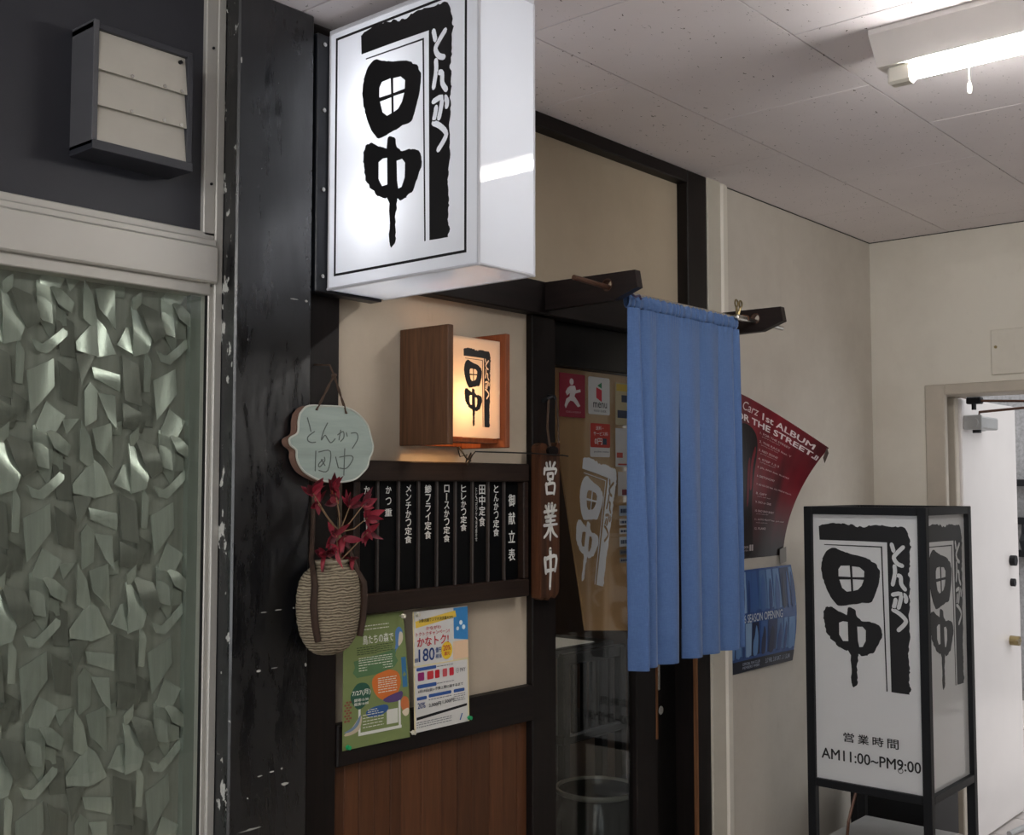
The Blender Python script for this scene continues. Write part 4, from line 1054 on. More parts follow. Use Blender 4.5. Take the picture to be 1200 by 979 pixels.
# ---- ventilation shutter, upper left
vt = thing('ventilation_shutter', (1.16, 1.97, 2.13), 'wall vent with three cream louvre flaps in dark casing', 'vent')
MB().bbox(1.055, 1.066, 1.930, 2.012, 2.132, 2.368, .001).build('casing_side', plain('grey_casing', S(84, 84, 88), .5), vt)
MB().bbox(1.256, 1.268, 1.930, 2.012, 2.125, 2.358, .001).build('casing_side', M['charcoal'], vt)
MB().bbox(1.055, 1.268, 1.926, 2.012, 2.122, 2.140, .001).build('casing_bottom', M['charcoal'], vt)
MB().bbox(1.055, 1.268, 1.932, 2.012, 2.352, 2.364, .001).build('casing_top', M['charcoal'], vt)
for (z0, z1) in ((2.276, 2.352), (2.208, 2.282), (2.140, 2.214)):
    sl = MB().add([(1.066, 1.931, z0), (1.256, 1.931, z0), (1.256, 1.941, z1), (1.066, 1.941, z1), (1.066, 1.934, z0), (1.256, 1.934, z0), (1.256, 1.944, z1), (1.066, 1.944, z1)],
                  [(0, 1, 2, 3), (7, 6, 5, 4), (0, 4, 5, 1), (1, 5, 6, 2), (2, 6, 7, 3), (3, 7, 4, 0)]).build('flap', M['slat'], vt)
    if z1 < 2.34:
        for x in (1.135, 1.205, 1.243): MB().tube([(x, 1.934, z1 - .002), (x, 1.929, z1 - .002)], .0035, 8).build('rivet', M['chrome'], sl)
    else: MB().tube([(1.243, 1.942, z1 - .012), (1.243, 1.934, z1 - .012)], .004, 8).build('rivet', M['black'], sl)

# ---- fluorescent fittings: one in view, two unseen ones added behind the camera as fill
def fitting(x, y1, label, grp):
    f = thing('fluorescent_light', (x, y1 - .63, 2.43), label, 'ceiling light', grp)
    y0 = y1 - 1.26
    fz = lambda a, b, h=0: (a, y1 - h, b)
    MB().ext([(x - .078, CEIL), (x - .078, CEIL - .012), (x - .030, CEIL - .075), (x + .030, CEIL - .075), (x + .078, CEIL - .012), (x + .078, CEIL)], fz, 0, 1.26).build('housing', M['white_enamel'], f)
    for (ya, yb) in ((y1 - .075, y1 - .018), (y0 + .018, y0 + .075)):
        MB().bbox(x - .018, x + .018, ya, yb, CEIL - .117, CEIL - .073, .006).build('lamp_socket', M['socket'], f)
    MB().tube([(x, y1 - .072, CEIL - .096), (x, y0 + .072, CEIL - .096)], .0155, 16).build('tube_lamp', M['tube'], f, smooth=True)
    MB().tube([(x + .028, y1 - .19, CEIL - .075), (x + .028, y1 - .19, CEIL - .140)], .0012, 6).build('pull_cord', M['socket'], f)
    MB().tube([(x + .028, y1 - .19, CEIL - .138), (x + .028, y1 - .19, CEIL - .143), (x + .028, y1 - .19, CEIL - .160), (x + .028, y1 - .19, CEIL - .165)], [.002, .005, .005, .003], 8).build('pull_knob', M['socket'], f)
    return f
fitting(2.553, 1.046, 'lit fluorescent tube light with pull cord on the ceiling', 'corridor tube lights')
fitting(-0.6, 0.63, 'added fill tube light on the ceiling, unseen behind the viewer', 'corridor tube lights')  # this and the next are added out of view to brighten the passage
fitting(-2.9, 0.63, 'added fill tube light on the ceiling, unseen at the near passage end', 'corridor tube lights')
# ---- standing sign by the corridor wall
ss = thing('standing_sign', (3.775, 1.56, 0), 'white standing sign with black steel frame by the corridor wall', 'sign')
SX0, SX1, SY0, SY1, ST, SB = 3.570, 3.985, 1.352, 1.768, 1.432, 0.505
for (x, y) in ((SX0, SY0), (SX0, SY1 - .028), (SX1 - .028, SY0), (SX1 - .028, SY1 - .028)):
    MB().bbox(x, x + .028, y, y + .028, 0, ST, .002).build('post', M['black'], ss)
for z0, z1 in ((ST - .026, ST), (SB, SB + .026)):
    for y in (SY0, SY1 - .024): MB().bbox(SX0 + .028, SX1 - .028, y, y + .024, z0, z1, .002).build('rail', M['black'], ss)
    for x in (SX0, SX1 - .024): MB().bbox(x, x + .024, SY0 + .028, SY1 - .028, z0, z1, .002).build('rail', M['black'], ss)
MB().box(SX0 + .024, SX1 - .024, SY0 + .026, SY1 - .026, ST - .010, ST - .006).build('top_plate', M['acrylic_off'], ss)
pf = MB().box(SX0 + .014, SX0 + .017, SY0 + .026, SY1 - .026, SB + .022, ST - .024).build('front_panel', M['acrylic_off'], ss)
ps = MB().box(SX0 + .026, SX1 - .026, SY0 + .016, SY0 + .019, SB + .022, ST - .024).build('side_panel', M['acrylic_off'], ss)
MB().box(SX1 - .013, SX1 - .010, SY0 + .026, SY1 - .026, SB + .022, ST - .024).build('side_panel', M['acrylic_off'], ss)
MB().box(SX0 + .026, SX1 - .026, SY1 - .019, SY1 - .016, SB + .022, ST - .024).build('side_panel', M['acrylic_off'], ss)
fs1 = left(SX0 + .014)
draw_logo(pf, lambda a, b, h=0: fs1(a, b, h + .0002), -1.717, 0.840, 0.537, M['logo_ink'], M['logo_white'])
fs2 = front(SY0 + .016)
draw_logo(ps, lambda a, b, h=0: fs2(a, b, h + .0002), SX0 + .052, 0.840, 0.537, M['logo_ink'], M['logo_white'])
t = MB()
for i, ch in enumerate('営業時間'): txt(t, ch, fs1, -1.644 + i * .0495, -1.644 + i * .0495 + .036, 0.662, 0.692, .0008, bold=.02)
t.build('opening_hours_heading', M['logo_ink'], pf); t = MB()
txt(t, 'AM11:00~PM9:00', fs1, -1.722, -1.389, 0.598, 0.632, .0008, bold=.03)
t.slab([circ(-1.455, .597, .009, 12), circ(-1.455, .597, .007, 12)], fs1, 0, .0008)
t.build('opening_hours', M['logo_ink'], pf)
tag(MB().tube([(3.62, 1.62, .50), (3.60, 1.64, .40), (3.61, 1.66, .25), (3.60, 1.62, .01)], .005, 6).build('power_cable', M['copper']), 'brown cable hanging from the bottom of the standing sign', 'cable')
bx = thing('storage_box', (3.78, 1.56, 0), 'pale grey lidded plastic box on the floor under the standing sign', 'box')
MB().bbox(3.64, 3.94, 1.39, 1.73, 0.0, 0.30, .01).build('box_body', M['grey_plastic'], bx)
MB().bbox(3.63, 3.95, 1.384, 1.737, 0.30, 0.33, .006).build('lid', plain('pale_box_lid', S(196, 196, 196), .4), bx)
bk = thing('black_crate', (4.28, 1.72, 0), 'black open crate on the floor behind the standing sign', 'crate')
MB().box(4.15, 4.41, 1.57, 1.59, 0, .40).box(4.15, 4.41, 1.86, 1.88, 0, .40).box(4.15, 4.17, 1.59, 1.86, 0, .40).box(4.39, 4.41, 1.59, 1.86, 0, .40).box(4.17, 4.39, 1.59, 1.86, 0, .02).build('crate_body', M['black'], bk)
MB().bbox(4.138, 4.15, 1.56, 1.89, .36, .40, .004).build('crate_rim', M['black'], bk)

# ---- paper posters on the shop front
def sheet(fr, w, h, nu, nv, th=0.0003):
    vs = []; fs = []
    for j in range(nv + 1):
        for i in range(nu + 1): vs.append(fr(w * i / nu, h * j / nv, 0))
    n0 = len(vs)
    for j in range(nv + 1):
        for i in range(nu + 1): vs.append(fr(w * i / nu, h * j / nv, -th))
    W = nu + 1
    for j in range(nv):
        for i in range(nu):
            a = j * W + i
            fs.append((a, a + 1, a + W + 1, a + W)); fs.append((a + n0, a + n0 + W, a + n0 + W + 1, a + n0 + 1))
    return MB().add(vs, fs)
def pr(parent, mat, name, polys, fr, h=.0004):
    m = MB()
    for p in polys: m.flat(fill2d([p]), fr, h)
    o = m.build(name, mat, parent)
    if 'print' in name or name in ('brick_wall', 'heading_bar', 'sky_mark', 'border', 'imprint_boxes'): o['kind'] = 'stuff'
    return o
def lt(parent, mat, items, fr, h=.0007, name='lettering'):
    for it in items:
        s, x0, x1, y0, y1 = it[:5]
        txt(MB(), s, fr, x0, x1, y0, y1, h, bold=it[5] if len(it) > 5 else 0.0, shear=it[6] if len(it) > 6 else 0).build(name, mat, parent)
def lines(x0, x1, ys, hgt, seed=1):
    r = random.Random(seed)
    out = []
    for y in ys:
        x = x0
        while x < x1 - .002:
            w = r.uniform(.004, .012); out.append(rect(x, min(x + w, x1), y, y + hgt)); x += w + .002
    return out

# green bird poster: local a 0..0.19, b 0..0.297
def fr_green(a, b, h=0.0):
    curl = .010 * (a / .19) ** 2 * (1 - b / .297) + .004 * math.sin(b * 14) * (a / .19)
    return (1.718 + a + .012 * (a / .19) * (1 - b / .297) , 1.9815 - curl - h, 0.904 + b)
g1 = thing('bird_poster', (1.81, 1.98, 0.904), 'green event flyer with birds pinned below the vase', 'poster')
pg = sheet(fr_green, .19, .297, 8, 10).build('paper', ink(126, 140, 88), g1)
pr(pg, ink(88, 124, 84), 'text_block', [[(.03, .196), (.16, .212), (.155, .196), (.162, .184), (.15, .170), (.10, .160), (.04, .158), (.028, .170), (.034, .182)]], fr_green)
pr(pg, ink(214, 116, 52), 'orange_balloon', [smooth_loop([(.085, .150), (.120, .166), (.158, .158), (.166, .130), (.150, .104), (.115, .098), (.090, .118)], 4)], fr_green)
pr(pg, ink(46, 92, 74), 'green_balloon', [smooth_loop([(.022, .120), (.040, .144), (.068, .142), (.080, .120), (.068, .098), (.046, .086), (.028, .100)], 4)], fr_green)
pr(pg, ink(92, 72, 120), 'purple_balloon', [smooth_loop([(.115, .100), (.168, .112), (.164, .092), (.130, .090)], 3)], fr_green, .0006)
pr(pg, ink(52, 92, 150), 'blue_balloon', [smooth_loop([(.066, .078), (.090, .086), (.124, .086), (.126, .072), (.096, .062), (.072, .066)], 4)], fr_green)
pr(pg, ink(228, 228, 220), 'white_frame', [rect(.044, .050, .026, .104), rect(.044, .166, .026, .033), rect(.158, .164, .026, .098)], fr_green)
pr(pg, ink(222, 222, 212), 'map_square', [rect(.124, .156, .040, .074)], fr_green)
pr(pg, ink(60, 116, 160), 'blue_banner', [rect(.172, .186, .120, .190)], fr_green)
pr(pg, ink(92, 134, 190), 'blue_bird', [smooth_loop([(.150, .200), (.158, .222), (.160, .252), (.172, .262), (.182, .252), (.178, .230), (.164, .214)], 4)], fr_green)
pr(pg, ink(220, 208, 184), 'blue_bird_belly', [smooth_loop([(.166, .218), (.172, .248), (.182, .246), (.180, .228)], 4)], fr_green, .0006)
pr(pg, ink(206, 120, 72), 'robin', [smooth_loop([(.164, .080), (.172, .098), (.186, .092), (.188, .066), (.176, .060)], 4)], fr_green)
pr(pg, ink(230, 214, 190), 'robin_belly', [smooth_loop([(.168, .064), (.186, .070), (.186, .056), (.176, .052)], 4)], fr_green, .0006)
pr(pg, ink(206, 190, 164), 'pale_bird', [smooth_loop([(.004, .034), (.026, .048), (.048, .070), (.054, .064), (.046, .040), (.022, .032)], 4)], fr_green)
pr(pg, ink(120, 142, 170), 'pale_bird_wing', [smooth_loop([(.004, .040), (.030, .050), (.050, .074), (.044, .052), (.024, .040)], 4)], fr_green, .0006)
pr(pg, ink(138, 84, 66), 'brick_wall', [rect(.004 + .005 * (j % 2) + i * .009, .011 + .005 * (j % 2) + i * .009, .062 + j * .006, .0665 + j * .006) for j in range(8) for i in range(2)], fr_green)
lt(pg, ink(236, 236, 226), [('鳥たちの森で', .058, .152, .231, .252, .02), ('7/27(月)', .026, .078, .116, .130, .02), ('開場15:30', .032, .072, .104, .111, .02), ('開演16:00', .032, .072, .095, .102, .02)], fr_green)
pr(pg, ink(52, 72, 40), 'small_print', lines(.04, .10, [.224, .219, .214, .209], .0018, 3) + lines(.10, .15, [.226, .221, .216, .211], .0016, 9), fr_green)
pr(pg, ink(230, 230, 214), 'pale_print', lines(.045, .145, [.200, .195, .190, .184, .178, .172], .0017, 4) + lines(.10, .155, [.148, .143, .138, .133, .128, .122, .116], .0017, 5) + lines(.056, .115, [.070, .063, .056, .049, .042], .0017, 6) + lines(.03, .14, [.272, .264], .0022, 7) + lines(.07, .10, [.080, .075], .0016, 8), fr_green, .0008)

# white campaign poster
def fr_white(a, b, h=0.0): return (1.936 + a + .008 * (1 - b / .290), 1.9815 - h, 0.907 + b)
g2 = thing('campaign_poster', (2.03, 1.98, 0.907), 'white payment campaign flyer with red and blue headings pinned under menu', 'poster')
pw = sheet(fr_white, .194, .290, 8, 6).build('paper', M['paper_white'], g2)
pr(pw, ink(62, 138, 200), 'sky_panel', [[(.142, .212), (.194, .205), (.194, .288), (.142, .288)]], fr_white)
pr(pw, ink(240, 206, 170), 'peach_panel', [rect(.138, .194, .160, .205)], fr_white)
pr(pw, ink(240, 204, 84), 'yellow_ribbon', [[(.008, .266), (.148, .282), (.152, .266), (.010, .250)]], fr_white, .0006)
pr(pw, ink(244, 206, 60), 'yellow_disc', [circ(.116, .186, .020, 18, .022)], fr_white, .0006)
pr(pw, ink(238, 222, 170), 'border', [rect(0, .004, 0, .290), rect(.190, .194, 0, .160), rect(0, .194, .156, .159)], fr_white)
for x, c in zip((.014, .046, .073, .100, .124), ((150, 44, 110), (206, 60, 66), (192, 30, 44), (206, 90, 96), (206, 40, 60))):
    pr(pw, ink(*c), 'payment_mark', [rrect(x, x + (.022 if x < .05 else .016), .122, .142, .003)], fr_white)
pr(pw, ink(56, 92, 160), 'heading_bar', [rrect(.010, .078, .146, .154, .003), rrect(.012, .078, .104, .113, .003), rrect(.010, .044, .076, .084, .003), rrect(.050, .130, .078, .086, .003), rrect(.138, .178, .078, .086, .003)], fr_white)
pr(pw, ink(24, 24, 28), 'black_bar', [[(.008, .036), (.186, .046), (.186, .040), (.008, .029)]], fr_white)
lt(pw, ink(200, 48, 62), [('かなトク!', .014, .122, .204, .226, .03), ('トクトクキャンペーン!', .010, .126, .229, .239, .02), ('かながわ', .044, .096, .242, .251, .02), ('20%', .103, .129, .186, .199, .03), ('還元', .106, .126, .174, .183, .02)], fr_white, .0009)
lt(pw, ink(40, 66, 130), [('180', .018, .072, .168, .198, .03), ('億円', .076, .096, .184, .197, .02), ('相当', .076, .096, .170, .181, .02), ('総額', .004, .015, .168, .178, .02), ('20%', .012, .038, .056, .070, .03)], fr_white, .0009)
lt(pw, ink(30, 32, 44), [('6月19日(金)~予算上限に達するまで', .014, .172, .092, .101, .012), ('2,500円', .050, .092, .054, .064, .02), ('1,500円', .098, .138, .056, .066, .02), ('ⓢ PAY', .148, .182, .126, .138, .0), ('対象店舗でスマホ決済最大20%', .020, .140, .262, .271, .01)], fr_white, .0009)
pr(pw, ink(96, 96, 104), 'small_print', lines(.050, .130, [.072], .0018, 3) + lines(.138, .180, [.072, .067, .062, .057], .0015, 4) + lines(.008, .130, [.022, .017, .011], .0016, 5) + lines(.080, .140, [.149, .108], .0015, 6), fr_white)
pr(pw, ink(230, 244, 250), 'sky_mark', [circ(.168, .250, .006), circ(.156, .236, .005), circ(.178, .238, .006)], fr_white, .0008)
pr(pw, ink(60, 100, 160), 'pen_mark', [[(.158, .008), (.166, .024), (.170, .023), (.162, .007)]], fr_white)
def pin(x, z, mat, lab, y=1.979):
    p = MB().tube([(x, y + .006, z), (x, y - .002, z), (x, y - .004, z), (x, y - .010, z), (x, y - .012, z)], [.0012, .0012, .006, .004, .005], 8).build('push_pin', mat)
    tag(p, lab, 'push pin', 'push pins')
gp, wp = plain('green_pin_plastic', S(36, 170, 104), .35), plain('white_pin_plastic', S(220, 214, 196), .35)
pin(1.892, 1.192, wp, 'white push pin at the top of the green flyer', 1.974)
pin(1.920, 0.916, wp, 'white push pin at the bottom right of the green flyer', 1.966)
pin(1.728, 0.912, gp, 'green push pin at the bottom left of the green flyer')
pin(2.130, 0.917, gp, 'green push pin at the bottom right of the white flyer')
pin(1.945, 1.190, wp, 'pale push pin at the top left of the white flyer')

# ---- album poster, peeling off the corridor wall
def fr_album(a, b, h=0.0):        # a 0..0.42 across, b 0..0.594 up
    s, t_ = a / .42, max(0.0, b / .594)
    pe = max(0, s - .08) ** 1.7 * t_ ** 1.5
    return (3.437 + a - .02 * pe, 1.9935 - .225 * pe - h * (1 - .0 * pe), 1.246 + b - .055 * (max(0, s) ** 1.4) * t_ ** 1.5 - .17 * pe)
ap = thing('album_poster', (3.65, 1.98, 1.246), 'dark red album poster peeling from the corridor wall behind curtain', 'poster')
def album_paper():
    t = NT('red_poster_print')
    geo = t.n('ShaderNodeTexCoord'); sp = t.n('ShaderNodeSeparateXYZ'); t.l(geo.outputs['Object'], sp.inputs[0])
    f = t.noise(t.coords((3, 1, .8)), 2.2, 3)
    c = t.ramp(f, [(.32, S(44, 14, 18)), (.55, S(122, 24, 38)), (.75, S(140, 30, 46))])
    zr = t.n('ShaderNodeMapRange'); zr.inputs['From Min'].default_value = 0.02; zr.inputs['From Max'].default_value = 0.24
    t.l(sp.outputs['Z'], zr.inputs['Value'])
    t.l(t.mix(zr.outputs[0], S(28, 16, 18), c), t.b.inputs['Base Color'])
    t.b.inputs['Roughness'].default_value = .4
    return t.m
pa_ = sheet(fr_album, .42, .594, 20, 20).build('paper', album_paper(), ap, smooth=True)
def dense(poly, k=6):
    return [(poly[i][0] + (poly[(i + 1) % len(poly)][0] - poly[i][0]) * j / k, poly[i][1] + (poly[(i + 1) % len(poly)][1] - poly[i][1]) * j / k) for i in range(len(poly)) for j in range(k)]
def strips(parent, mat, name, poly, fr, h):
    """filled outline cut into small cells so that it follows a curved sheet"""
    bm = bmesh.new(); bm.faces.new([bm.verts.new((a, b, 0)) for a, b in poly])
    xs = [p[0] for p in poly]; ys = [p[1] for p in poly]
    for k in range(1, 9):
        bmesh.ops.bisect_plane(bm, geom=bm.verts[:] + bm.edges[:] + bm.faces[:], plane_co=(min(xs) + (max(xs) - min(xs)) * k / 9, 0, 0), plane_no=(1, 0, 0))
        bmesh.ops.bisect_plane(bm, geom=bm.verts[:] + bm.edges[:] + bm.faces[:], plane_co=(0, min(ys) + (max(ys) - min(ys)) * k / 9, 0), plane_no=(0, 1, 0))
    bmesh.ops.triangulate(bm, faces=bm.faces[:])
    bm.verts.index_update()
    m = MB().add([fr(v.co.x, v.co.y, h) for v in bm.verts], [[v.index for v in f.verts] for f in bm.faces]); bm.free()
    return m.build(name, mat, parent)
strips(pa_, ink(26, 16, 18, .4), 'dark_figure', smooth_loop([(.06, .02), (.085, .20), (.070, .33), (.075, .43), (.105, .485), (.150, .490), (.182, .462), (.190, .40), (.180, .30), (.176, .20), (.18, .02)], 4), fr_album, .0012)
strips(pa_, ink(116, 22, 36, .4), 'red_streak', smooth_loop([(.158, .26), (.162, .36), (.178, .42), (.182, .40), (.172, .34), (.170, .26)], 4), fr_album, .0018)
strips(pa_, ink(96, 20, 32, .4), 'red_streak', smooth_loop([(.142, .20), (.144, .34), (.156, .37), (.156, .30), (.152, .20)], 4), fr_album, .0018)
lt(pa_, ink(222, 206, 206), [('Carz', .108, .178, .540, .574, .0, .25)], fr_album, .002, 'script_title')
lt(pa_, ink(226, 216, 216), [('1st ALBUM', .200, .388, .537, .564, .04), ('『FOR THE STREET』', .040, .412, .498, .530, .05)], fr_album, .002, 'title')
tr = ['1. FOR THE STREET', '2. THE RACE feat. Y', '3. RED ZONE', '4. STEP 1.2.3', '5. JAL ANA feat. RUDEE', '6. DISTONOMY', '7. GO GO GO feat. ALL MIKE & Hyodo', '8. GIFT', '9. DO or DIE', '10. BAD BAD BABY', '11. AUTO PILOT feat. god seed', '12. FLAKE']
m = MB(); y = .478
for i, s in enumerate(tr):
    txt(m, s, fr_album, .196 + .0, .196 + min(.0062 * len(s) + .02, .19), y, y + .0085, .002, bold=.02)
    if i in (0, 1, 2, 3, 7, 9, 10): txt(m, 'prod by studio band', fr_album, .206, .206 + .075, y - .010, y - .005, .002)
    y -= .034
m.build('track_list', ink(206, 186, 186), pa_)
lt(pa_, ink(196, 186, 186), [('HEROES', .116, .158, .036, .044, .01), ('Release 2026.4.1', .112, .158, .026, .031)], fr_album, .002, 'imprint')
pr(pa_, ink(186, 178, 178), 'imprint_boxes', [rect(.164, .176, .026, .048), rect(.179, .190, .026, .048)], fr_album, .002)
def tape(p, u, v, lab):
    p, u, v = Vector(p), Vector(u), Vector(v)
    n_ = u.cross(v).normalized() * .0005
    m = MB().add([p, p + u, p + u + v, p + v, p + n_, p + u + n_, p + u + v + n_, p + v + n_], [(0, 1, 2, 3), (4, 5, 6, 7), (0, 1, 5, 4), (1, 2, 6, 5), (2, 3, 7, 6), (3, 0, 4, 7)])
    tag(m.build('tape', M['tape']), lab, 'tape', 'tape strips')
e = Vector(fr_album(.42, .594, .003))
tape(e + Vector((-.022, 0, -.0)), (.03, .03, -.035), (-.012, -.012, -.020), 'grey tape strip at the free corner of the red poster')
e = Vector(fr_album(.41, .03, .003))
tape(e + Vector((-.03, -.002, -.06)), (.05, .0, .008), (.0, .0, .055), 'pale tape strip at the bottom corner of the red poster')

# ---- blue season poster
def fr_blue(a, b, h=0.0):         # 0..0.44 x 0..0.352
    s = a / .44; bow = math.sin(math.pi * min(1, b / .352)) 
    return (3.463 + a - .010 * s * (1 - bow), 1.9935 - .016 * s ** 2 * bow - .012 * s * s - h, 0.853 + b + .004 * s)
bp = thing('season_poster', (3.68, 1.98, 0.853), 'blue season opening poster taped low on the corridor wall', 'poster')
pb_ = sheet(fr_blue, .44, .352, 14, 10).build('paper', ink(46, 80, 140, .35), bp, smooth=True)
rb = random.Random(5)
shades = [(30, 48, 92), (58, 96, 158), (96, 136, 186), (24, 34, 70), (70, 108, 160), (140, 170, 206), (36, 66, 124)]
for row, (b0, b1) in enumerate(((.20, .345), (.048, .165))):
    x = .004
    while x < .42:
        w = rb.uniform(.03, .062); x1 = min(x + w, .436)
        strips(pb_, ink(*shades[rb.randrange(7)], .35), 'photo_strip', [(x, b0 + rb.uniform(0, .01)), (x1, b0 + rb.uniform(0, .01)), (x1 + rb.uniform(-.01, .006), b1), (x + rb.uniform(-.006, .01), b1)], fr_blue, .0012)
        cxs = (x + x1) / 2; hh = b1 - b0
        strips(pb_, ink(*shades[rb.randrange(7)], .35), 'photo_figure', smooth_loop([(cxs - w * .28, b0 + .004), (cxs - w * .3, b0 + hh * .4), (cxs - w * .1, b0 + hh * rb.uniform(.6, .75)), (cxs + w * .05, b0 + hh * rb.uniform(.78, .92)), (cxs + w * .25, b0 + hh * .66), (cxs + w * .26, b0 + hh * .3), (cxs + w * .15, b0 + .004)], 3), fr_blue, .002)
        x = x1
strips(pb_, ink(16, 22, 40, .35), 'footer', [(0, 0), (.44, 0), (.44, .040), (0, .040)], fr_blue, .0012)
lt(pb_, ink(214, 220, 230), [('2026 SEASON OPENING', .050, .345, .168, .196, .02)], fr_blue, .0028, 'title')
lt(pb_, ink(170, 178, 196), [('3.7 FRI. 3.8 SAT. 3.9 SUN', .24, .41, .014, .030, .01), ('OFFICIAL FAN CLUB', .08, .20, .022, .032, .01), ('MEMBERS WEEK', .08, .20, .010, .019, .01)], fr_blue, .0024, 'footer_lettering')

# ---- inside the door: kraft board with white mark, stickers on the glass
kb = thing('kraft_board', (2.80, 2.10, 1.06), 'plain brown kraft board standing behind the door glass', 'board')
fk = front(2.052)
MB().slab([[(2.560, 1.846), (2.951, 1.846), (2.951, 1.050), (2.720, 1.072), (2.702, 1.16), (2.605, 1.56), (2.560, 1.70)]], fk, -.006, 0).build('board', M['kraft'], kb)
fg = front(2.0448)
dc = thing('window_decal', (2.75, 2.044, 1.20), 'tilted white shop mark decal on the door glass', 'decal')
draw_logo(dc, fg, 2.632, 1.231, 0.367, M['logo_white'], None, wx=.84, rot=math.radians(-11.5))
def sticker(name, x0, x1, z0, z1, col, label, r=.006):
    o = MB().slab([rrect(x0, x1, z0, z1, r)], fg, 0, .0006).build(name, ink(*col))
    return tag(o, label, 'sticker', 'stickers on the door glass')
s1 = sticker('sticker', 2.588, 2.712, 1.703, 1.832, (150, 44, 62), 'square red sticker with white running emblem on door glass', .001)
fz = front(2.0441)
pr(s1, ink(222, 214, 212), 'emblem', [circ(2.646, 1.808, .010, 12), [(2.640, 1.796), (2.662, 1.797), (2.668, 1.784), (2.688, 1.788), (2.690, 1.780), (2.664, 1.774), (2.660, 1.766), (2.676, 1.752), (2.688, 1.738), (2.676, 1.734), (2.654, 1.750), (2.640, 1.752), (2.630, 1.744), (2.618, 1.728), (2.612, 1.736), (2.620, 1.756), (2.636, 1.764), (2.638, 1.774), (2.624, 1.766), (2.616, 1.776), (2.626, 1.788)]], fz)
lt(s1, ink(200, 150, 156), [('DELIVERY', 2.620, 2.692, 1.716, 1.721)], fz)
s2 = sticker('sticker', 2.729, 2.838, 1.717, 1.831, (214, 212, 208), 'white rounded sticker reading menu on the door glass')
pr(s2, ink(196, 50, 64), 'red_page', [[(2.768, 1.800), (2.796, 1.792), (2.796, 1.756), (2.768, 1.768)]], fz)
pr(s2, ink(60, 130, 90), 'green_fold', [[(2.774, 1.805), (2.796, 1.816), (2.796, 1.797)]], fz)
lt(s2, ink(40, 40, 40), [('menu', 2.752, 2.822, 1.738, 1.754, .01), ('FOOD GUIDE', 2.756, 2.818, 1.725, 1.731)], fz)
s3 = sticker('sticker', 2.737, 2.838, 1.588, 1.690, (210, 206, 202), 'red and white zero yen sticker below the menu sticker')
pr(s3, ink(184, 58, 46), 'red_field', [rrect(2.737, 2.838, 1.617, 1.690, .005)], fz)
lt(s3, ink(232, 226, 222), [('送料・', 2.764, 2.802, 1.670, 1.682, .01), ('サービス料', 2.752, 2.826, 1.653, 1.665, .01), ('0円', 2.758, 2.796, 1.626, 1.645, .02)], front(2.0437))
pr(s3, ink(44, 60, 80), 'dark_mark', [rect(2.800, 2.820, 1.626, 1.645)], front(2.0437))
lt(s3, ink(30, 40, 60), [('pocket menu', 2.756, 2.830, 1.600, 1.608, .0)], fz)
s4 = sticker('sticker', 2.868, 2.945, 1.690, 1.822, (176, 164, 132), 'yellowish notice sticker beside the blue curtain', .001)
pr(s4, ink(196, 168, 72), 'yellow_head', [rect(2.873, 2.940, 1.796, 1.818)], fz)
pr(s4, ink(50, 60, 84), 'dark_block', [rect(2.878, 2.936, 1.712, 1.736), rect(2.90, 2.93, 1.762, 1.784)], fz)
s5 = sticker('sticker', 2.868, 2.950, 1.560, 1.680, (198, 196, 194), 'white paper notice on door glass partly behind curtain', .001)
pr(s5, ink(176, 74, 60), 'red_mark', [rect(2.873, 2.905, 1.588, 1.604), rect(2.88, 2.94, 1.565, 1.570)], fz)
s6 = sticker('sticker', 2.880, 2.948, 1.470, 1.545, (190, 186, 182), 'small white notice with curved line on door glass', .001)
pr(s6, ink(120, 52, 60), 'maroon_mark', [rect(2.90, 2.944, 1.472, 1.490)], fz)
zt = 1.440
for k, (hgt, c, lab) in enumerate(((.032, (150, 164, 178), 'topmost of the column of payment stickers by the curtain'), (.020, (196, 196, 196), 'second payment sticker down in the column by curtain'), (.018, (206, 204, 200), 'third payment sticker down in the column by curtain'), (.030, (190, 196, 200), 'fourth payment sticker down in the column by curtain'), (.016, (120, 116, 110), 'dark payment sticker near the column bottom by curtain'), (.016, (150, 146, 140), 'lowest payment sticker in the column by the curtain'))):
    s = sticker('sticker', 2.886, 2.945, zt - hgt, zt, c, lab, .002)
    pr(s, ink(50, 60, 84), 'print', lines(2.892, 2.940, [zt - hgt * .72], hgt * .4, k), fz)
    zt -= hgt + .009

# ---- things in the shop behind the glass
jr = thing('glazed_jar', (3.18, 2.35, 0), 'large dark ribbed stoneware jar just inside the door', 'jar')
prj = [(.13, 0), (.17, .05), (.205, .16), (.218, .28), (.214, .38), (.200, .425), (.182, .448), (.186, .462)]
nn_ = 40; vs_ = []
for (r_, z) in prj:
    for k in range(nn_ * 2):
        a = math.pi * k / nn_
        rr = r_ * (1 + (.022 * math.sin(a * 26) if .05 < z < .40 else 0))
        vs_.append((3.18 + .74 * rr * math.cos(a), 2.35 + .74 * rr * math.sin(a), z))
n2 = nn_ * 2
MB().add(vs_, [(i * n2 + k, i * n2 + (k + 1) % n2, (i + 1) * n2 + (k + 1) % n2, (i + 1) * n2 + k) for i in range(len(prj) - 1) for k in range(n2)]).build('body', M['jar'], jr, smooth=True)
MB().lathe(3.18, 2.35, [(.74 * a, b) for a, b in ((.186, .458), (.196, .463), (.199, .470), (.195, .477), (.184, .477), (.180, .468))], 40).build('rim', M['jar_rim'], jr, smooth=True)
MB().lathe(3.18, 2.35, [(.137, .470), (.131, .45), (.133, .30), (.09, .04), (.001, .03)], 40).build('inside', M['jar'], jr, smooth=True)
ch = thing('dining_chair', (3.86, 3.1, 0), 'black wooden chair with upright back slats inside the shop', 'chair')
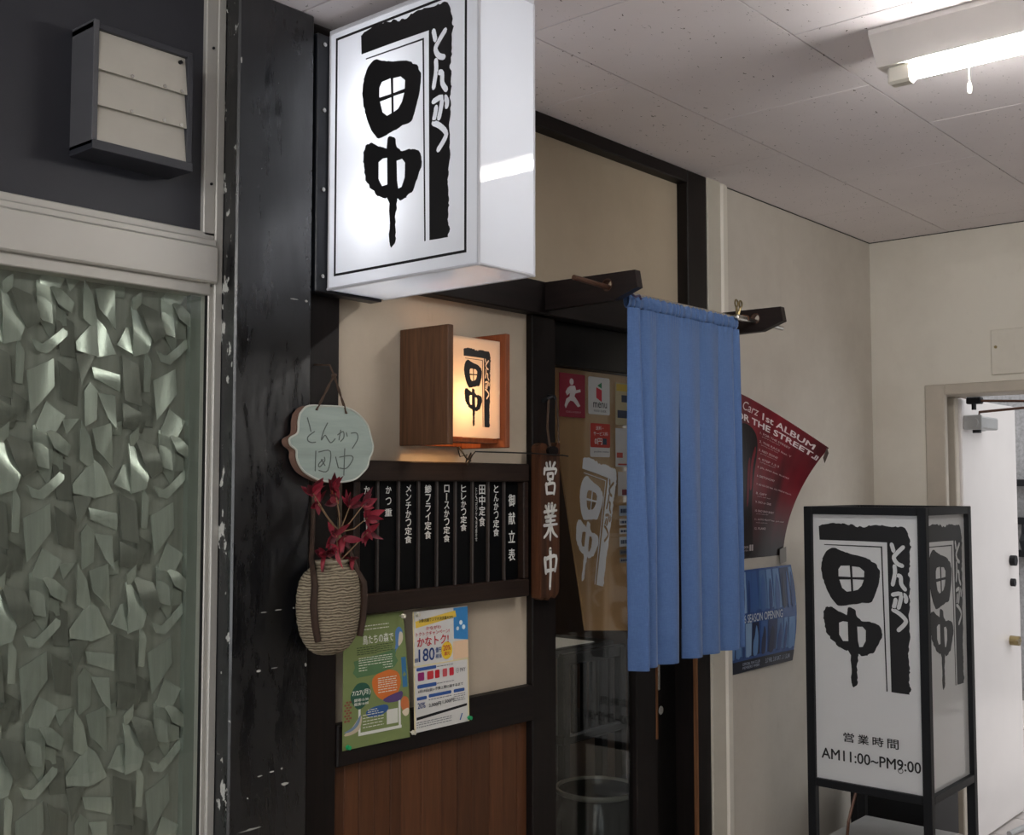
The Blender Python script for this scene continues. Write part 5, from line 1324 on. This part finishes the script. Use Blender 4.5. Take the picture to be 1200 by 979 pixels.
for (x, y) in ((3.72, 2.92), (4.12, 2.92), (3.72, 3.30), (4.12, 3.30)):
    MB().bbox(x - .02, x + .02, y - .02, y + .02, 0, .44 if y > 3 else .80, .004).build('leg', M['black_wood'], ch)
MB().bbox(3.69, 4.15, 2.90, 3.33, .44, .48, .008).build('seat', M['black_wood'], ch)
MB().bbox(3.70, 4.14, 2.905, 2.935, .76, .81, .006).build('top_rail', M['black_wood'], ch)
for k in range(5): MB().bbox(3.775 + k * .065, 3.805 + k * .065, 2.912, 2.930, .48, .76, .003).build('back_slat', M['black_wood'], ch)
tb = thing('dining_table', (4.1, 3.75, 0), 'dark wooden table behind the chair inside the shop', 'table')
MB().bbox(3.55, 4.75, 3.40, 4.05, .68, .72, .006).build('tabletop', M['black_wood'], tb)
for (x, y) in ((3.60, 3.45), (4.70, 3.45), (3.60, 4.0), (4.70, 4.0)): MB().bbox(x - .025, x + .025, y - .025, y + .025, 0, .68, .004).build('leg', M['black_wood'], tb)
tag(MB().bbox(4.20, 4.62, 3.43, 3.72, .721, .724, .0005).build('menu_sheet', M['paper_white']), 'white paper sheet lying on the table inside the shop', 'paper')
tag(MB().bbox(4.02, 4.20, 4.60, 4.63, 1.0, 1.72, .004).build('wall_notice', M['paper_white']), 'tall white notice board standing deep inside the shop', 'notice')
sh_ = thing('wall_shelf', (4.3, 4.6, 1.0), 'dark shelf unit deep inside the shop behind the glass', 'shelf')
MB().bbox(3.7, 5.0, 4.63, 4.98, .90, .94, .004).build('shelf_board', M['black_wood'], sh_)
MB().bbox(3.7, 5.0, 4.63, 4.98, 1.28, 1.32, .004).build('shelf_board', M['black_wood'], sh_)
MB().bbox(3.7, 3.74, 4.63, 4.98, 0, 1.9, .004).build('upright', M['black_wood'], sh_)
MB().bbox(4.96, 5.0, 4.63, 4.98, 0, 1.9, .004).build('upright', M['black_wood'], sh_)
rl = thing('shop_fill_lamp', (4.2, 3.6, 2.40), 'added fill lamp on the shop ceiling, out of view', 'ceiling light')  # lamp added out of view so that some light reaches the shop interior
MB().lathe(4.2, 3.6, [(.0, 2.42), (.10, 2.425), (.16, 2.45), (.17, 2.48), (.12, 2.499)], 24).build('shade', M['acrylic_warm'], rl, smooth=True)
point_light('bulb', (4.2, 3.6, 2.38), ROOM_WATTS, (1.0, .86, .68), .08, rl)
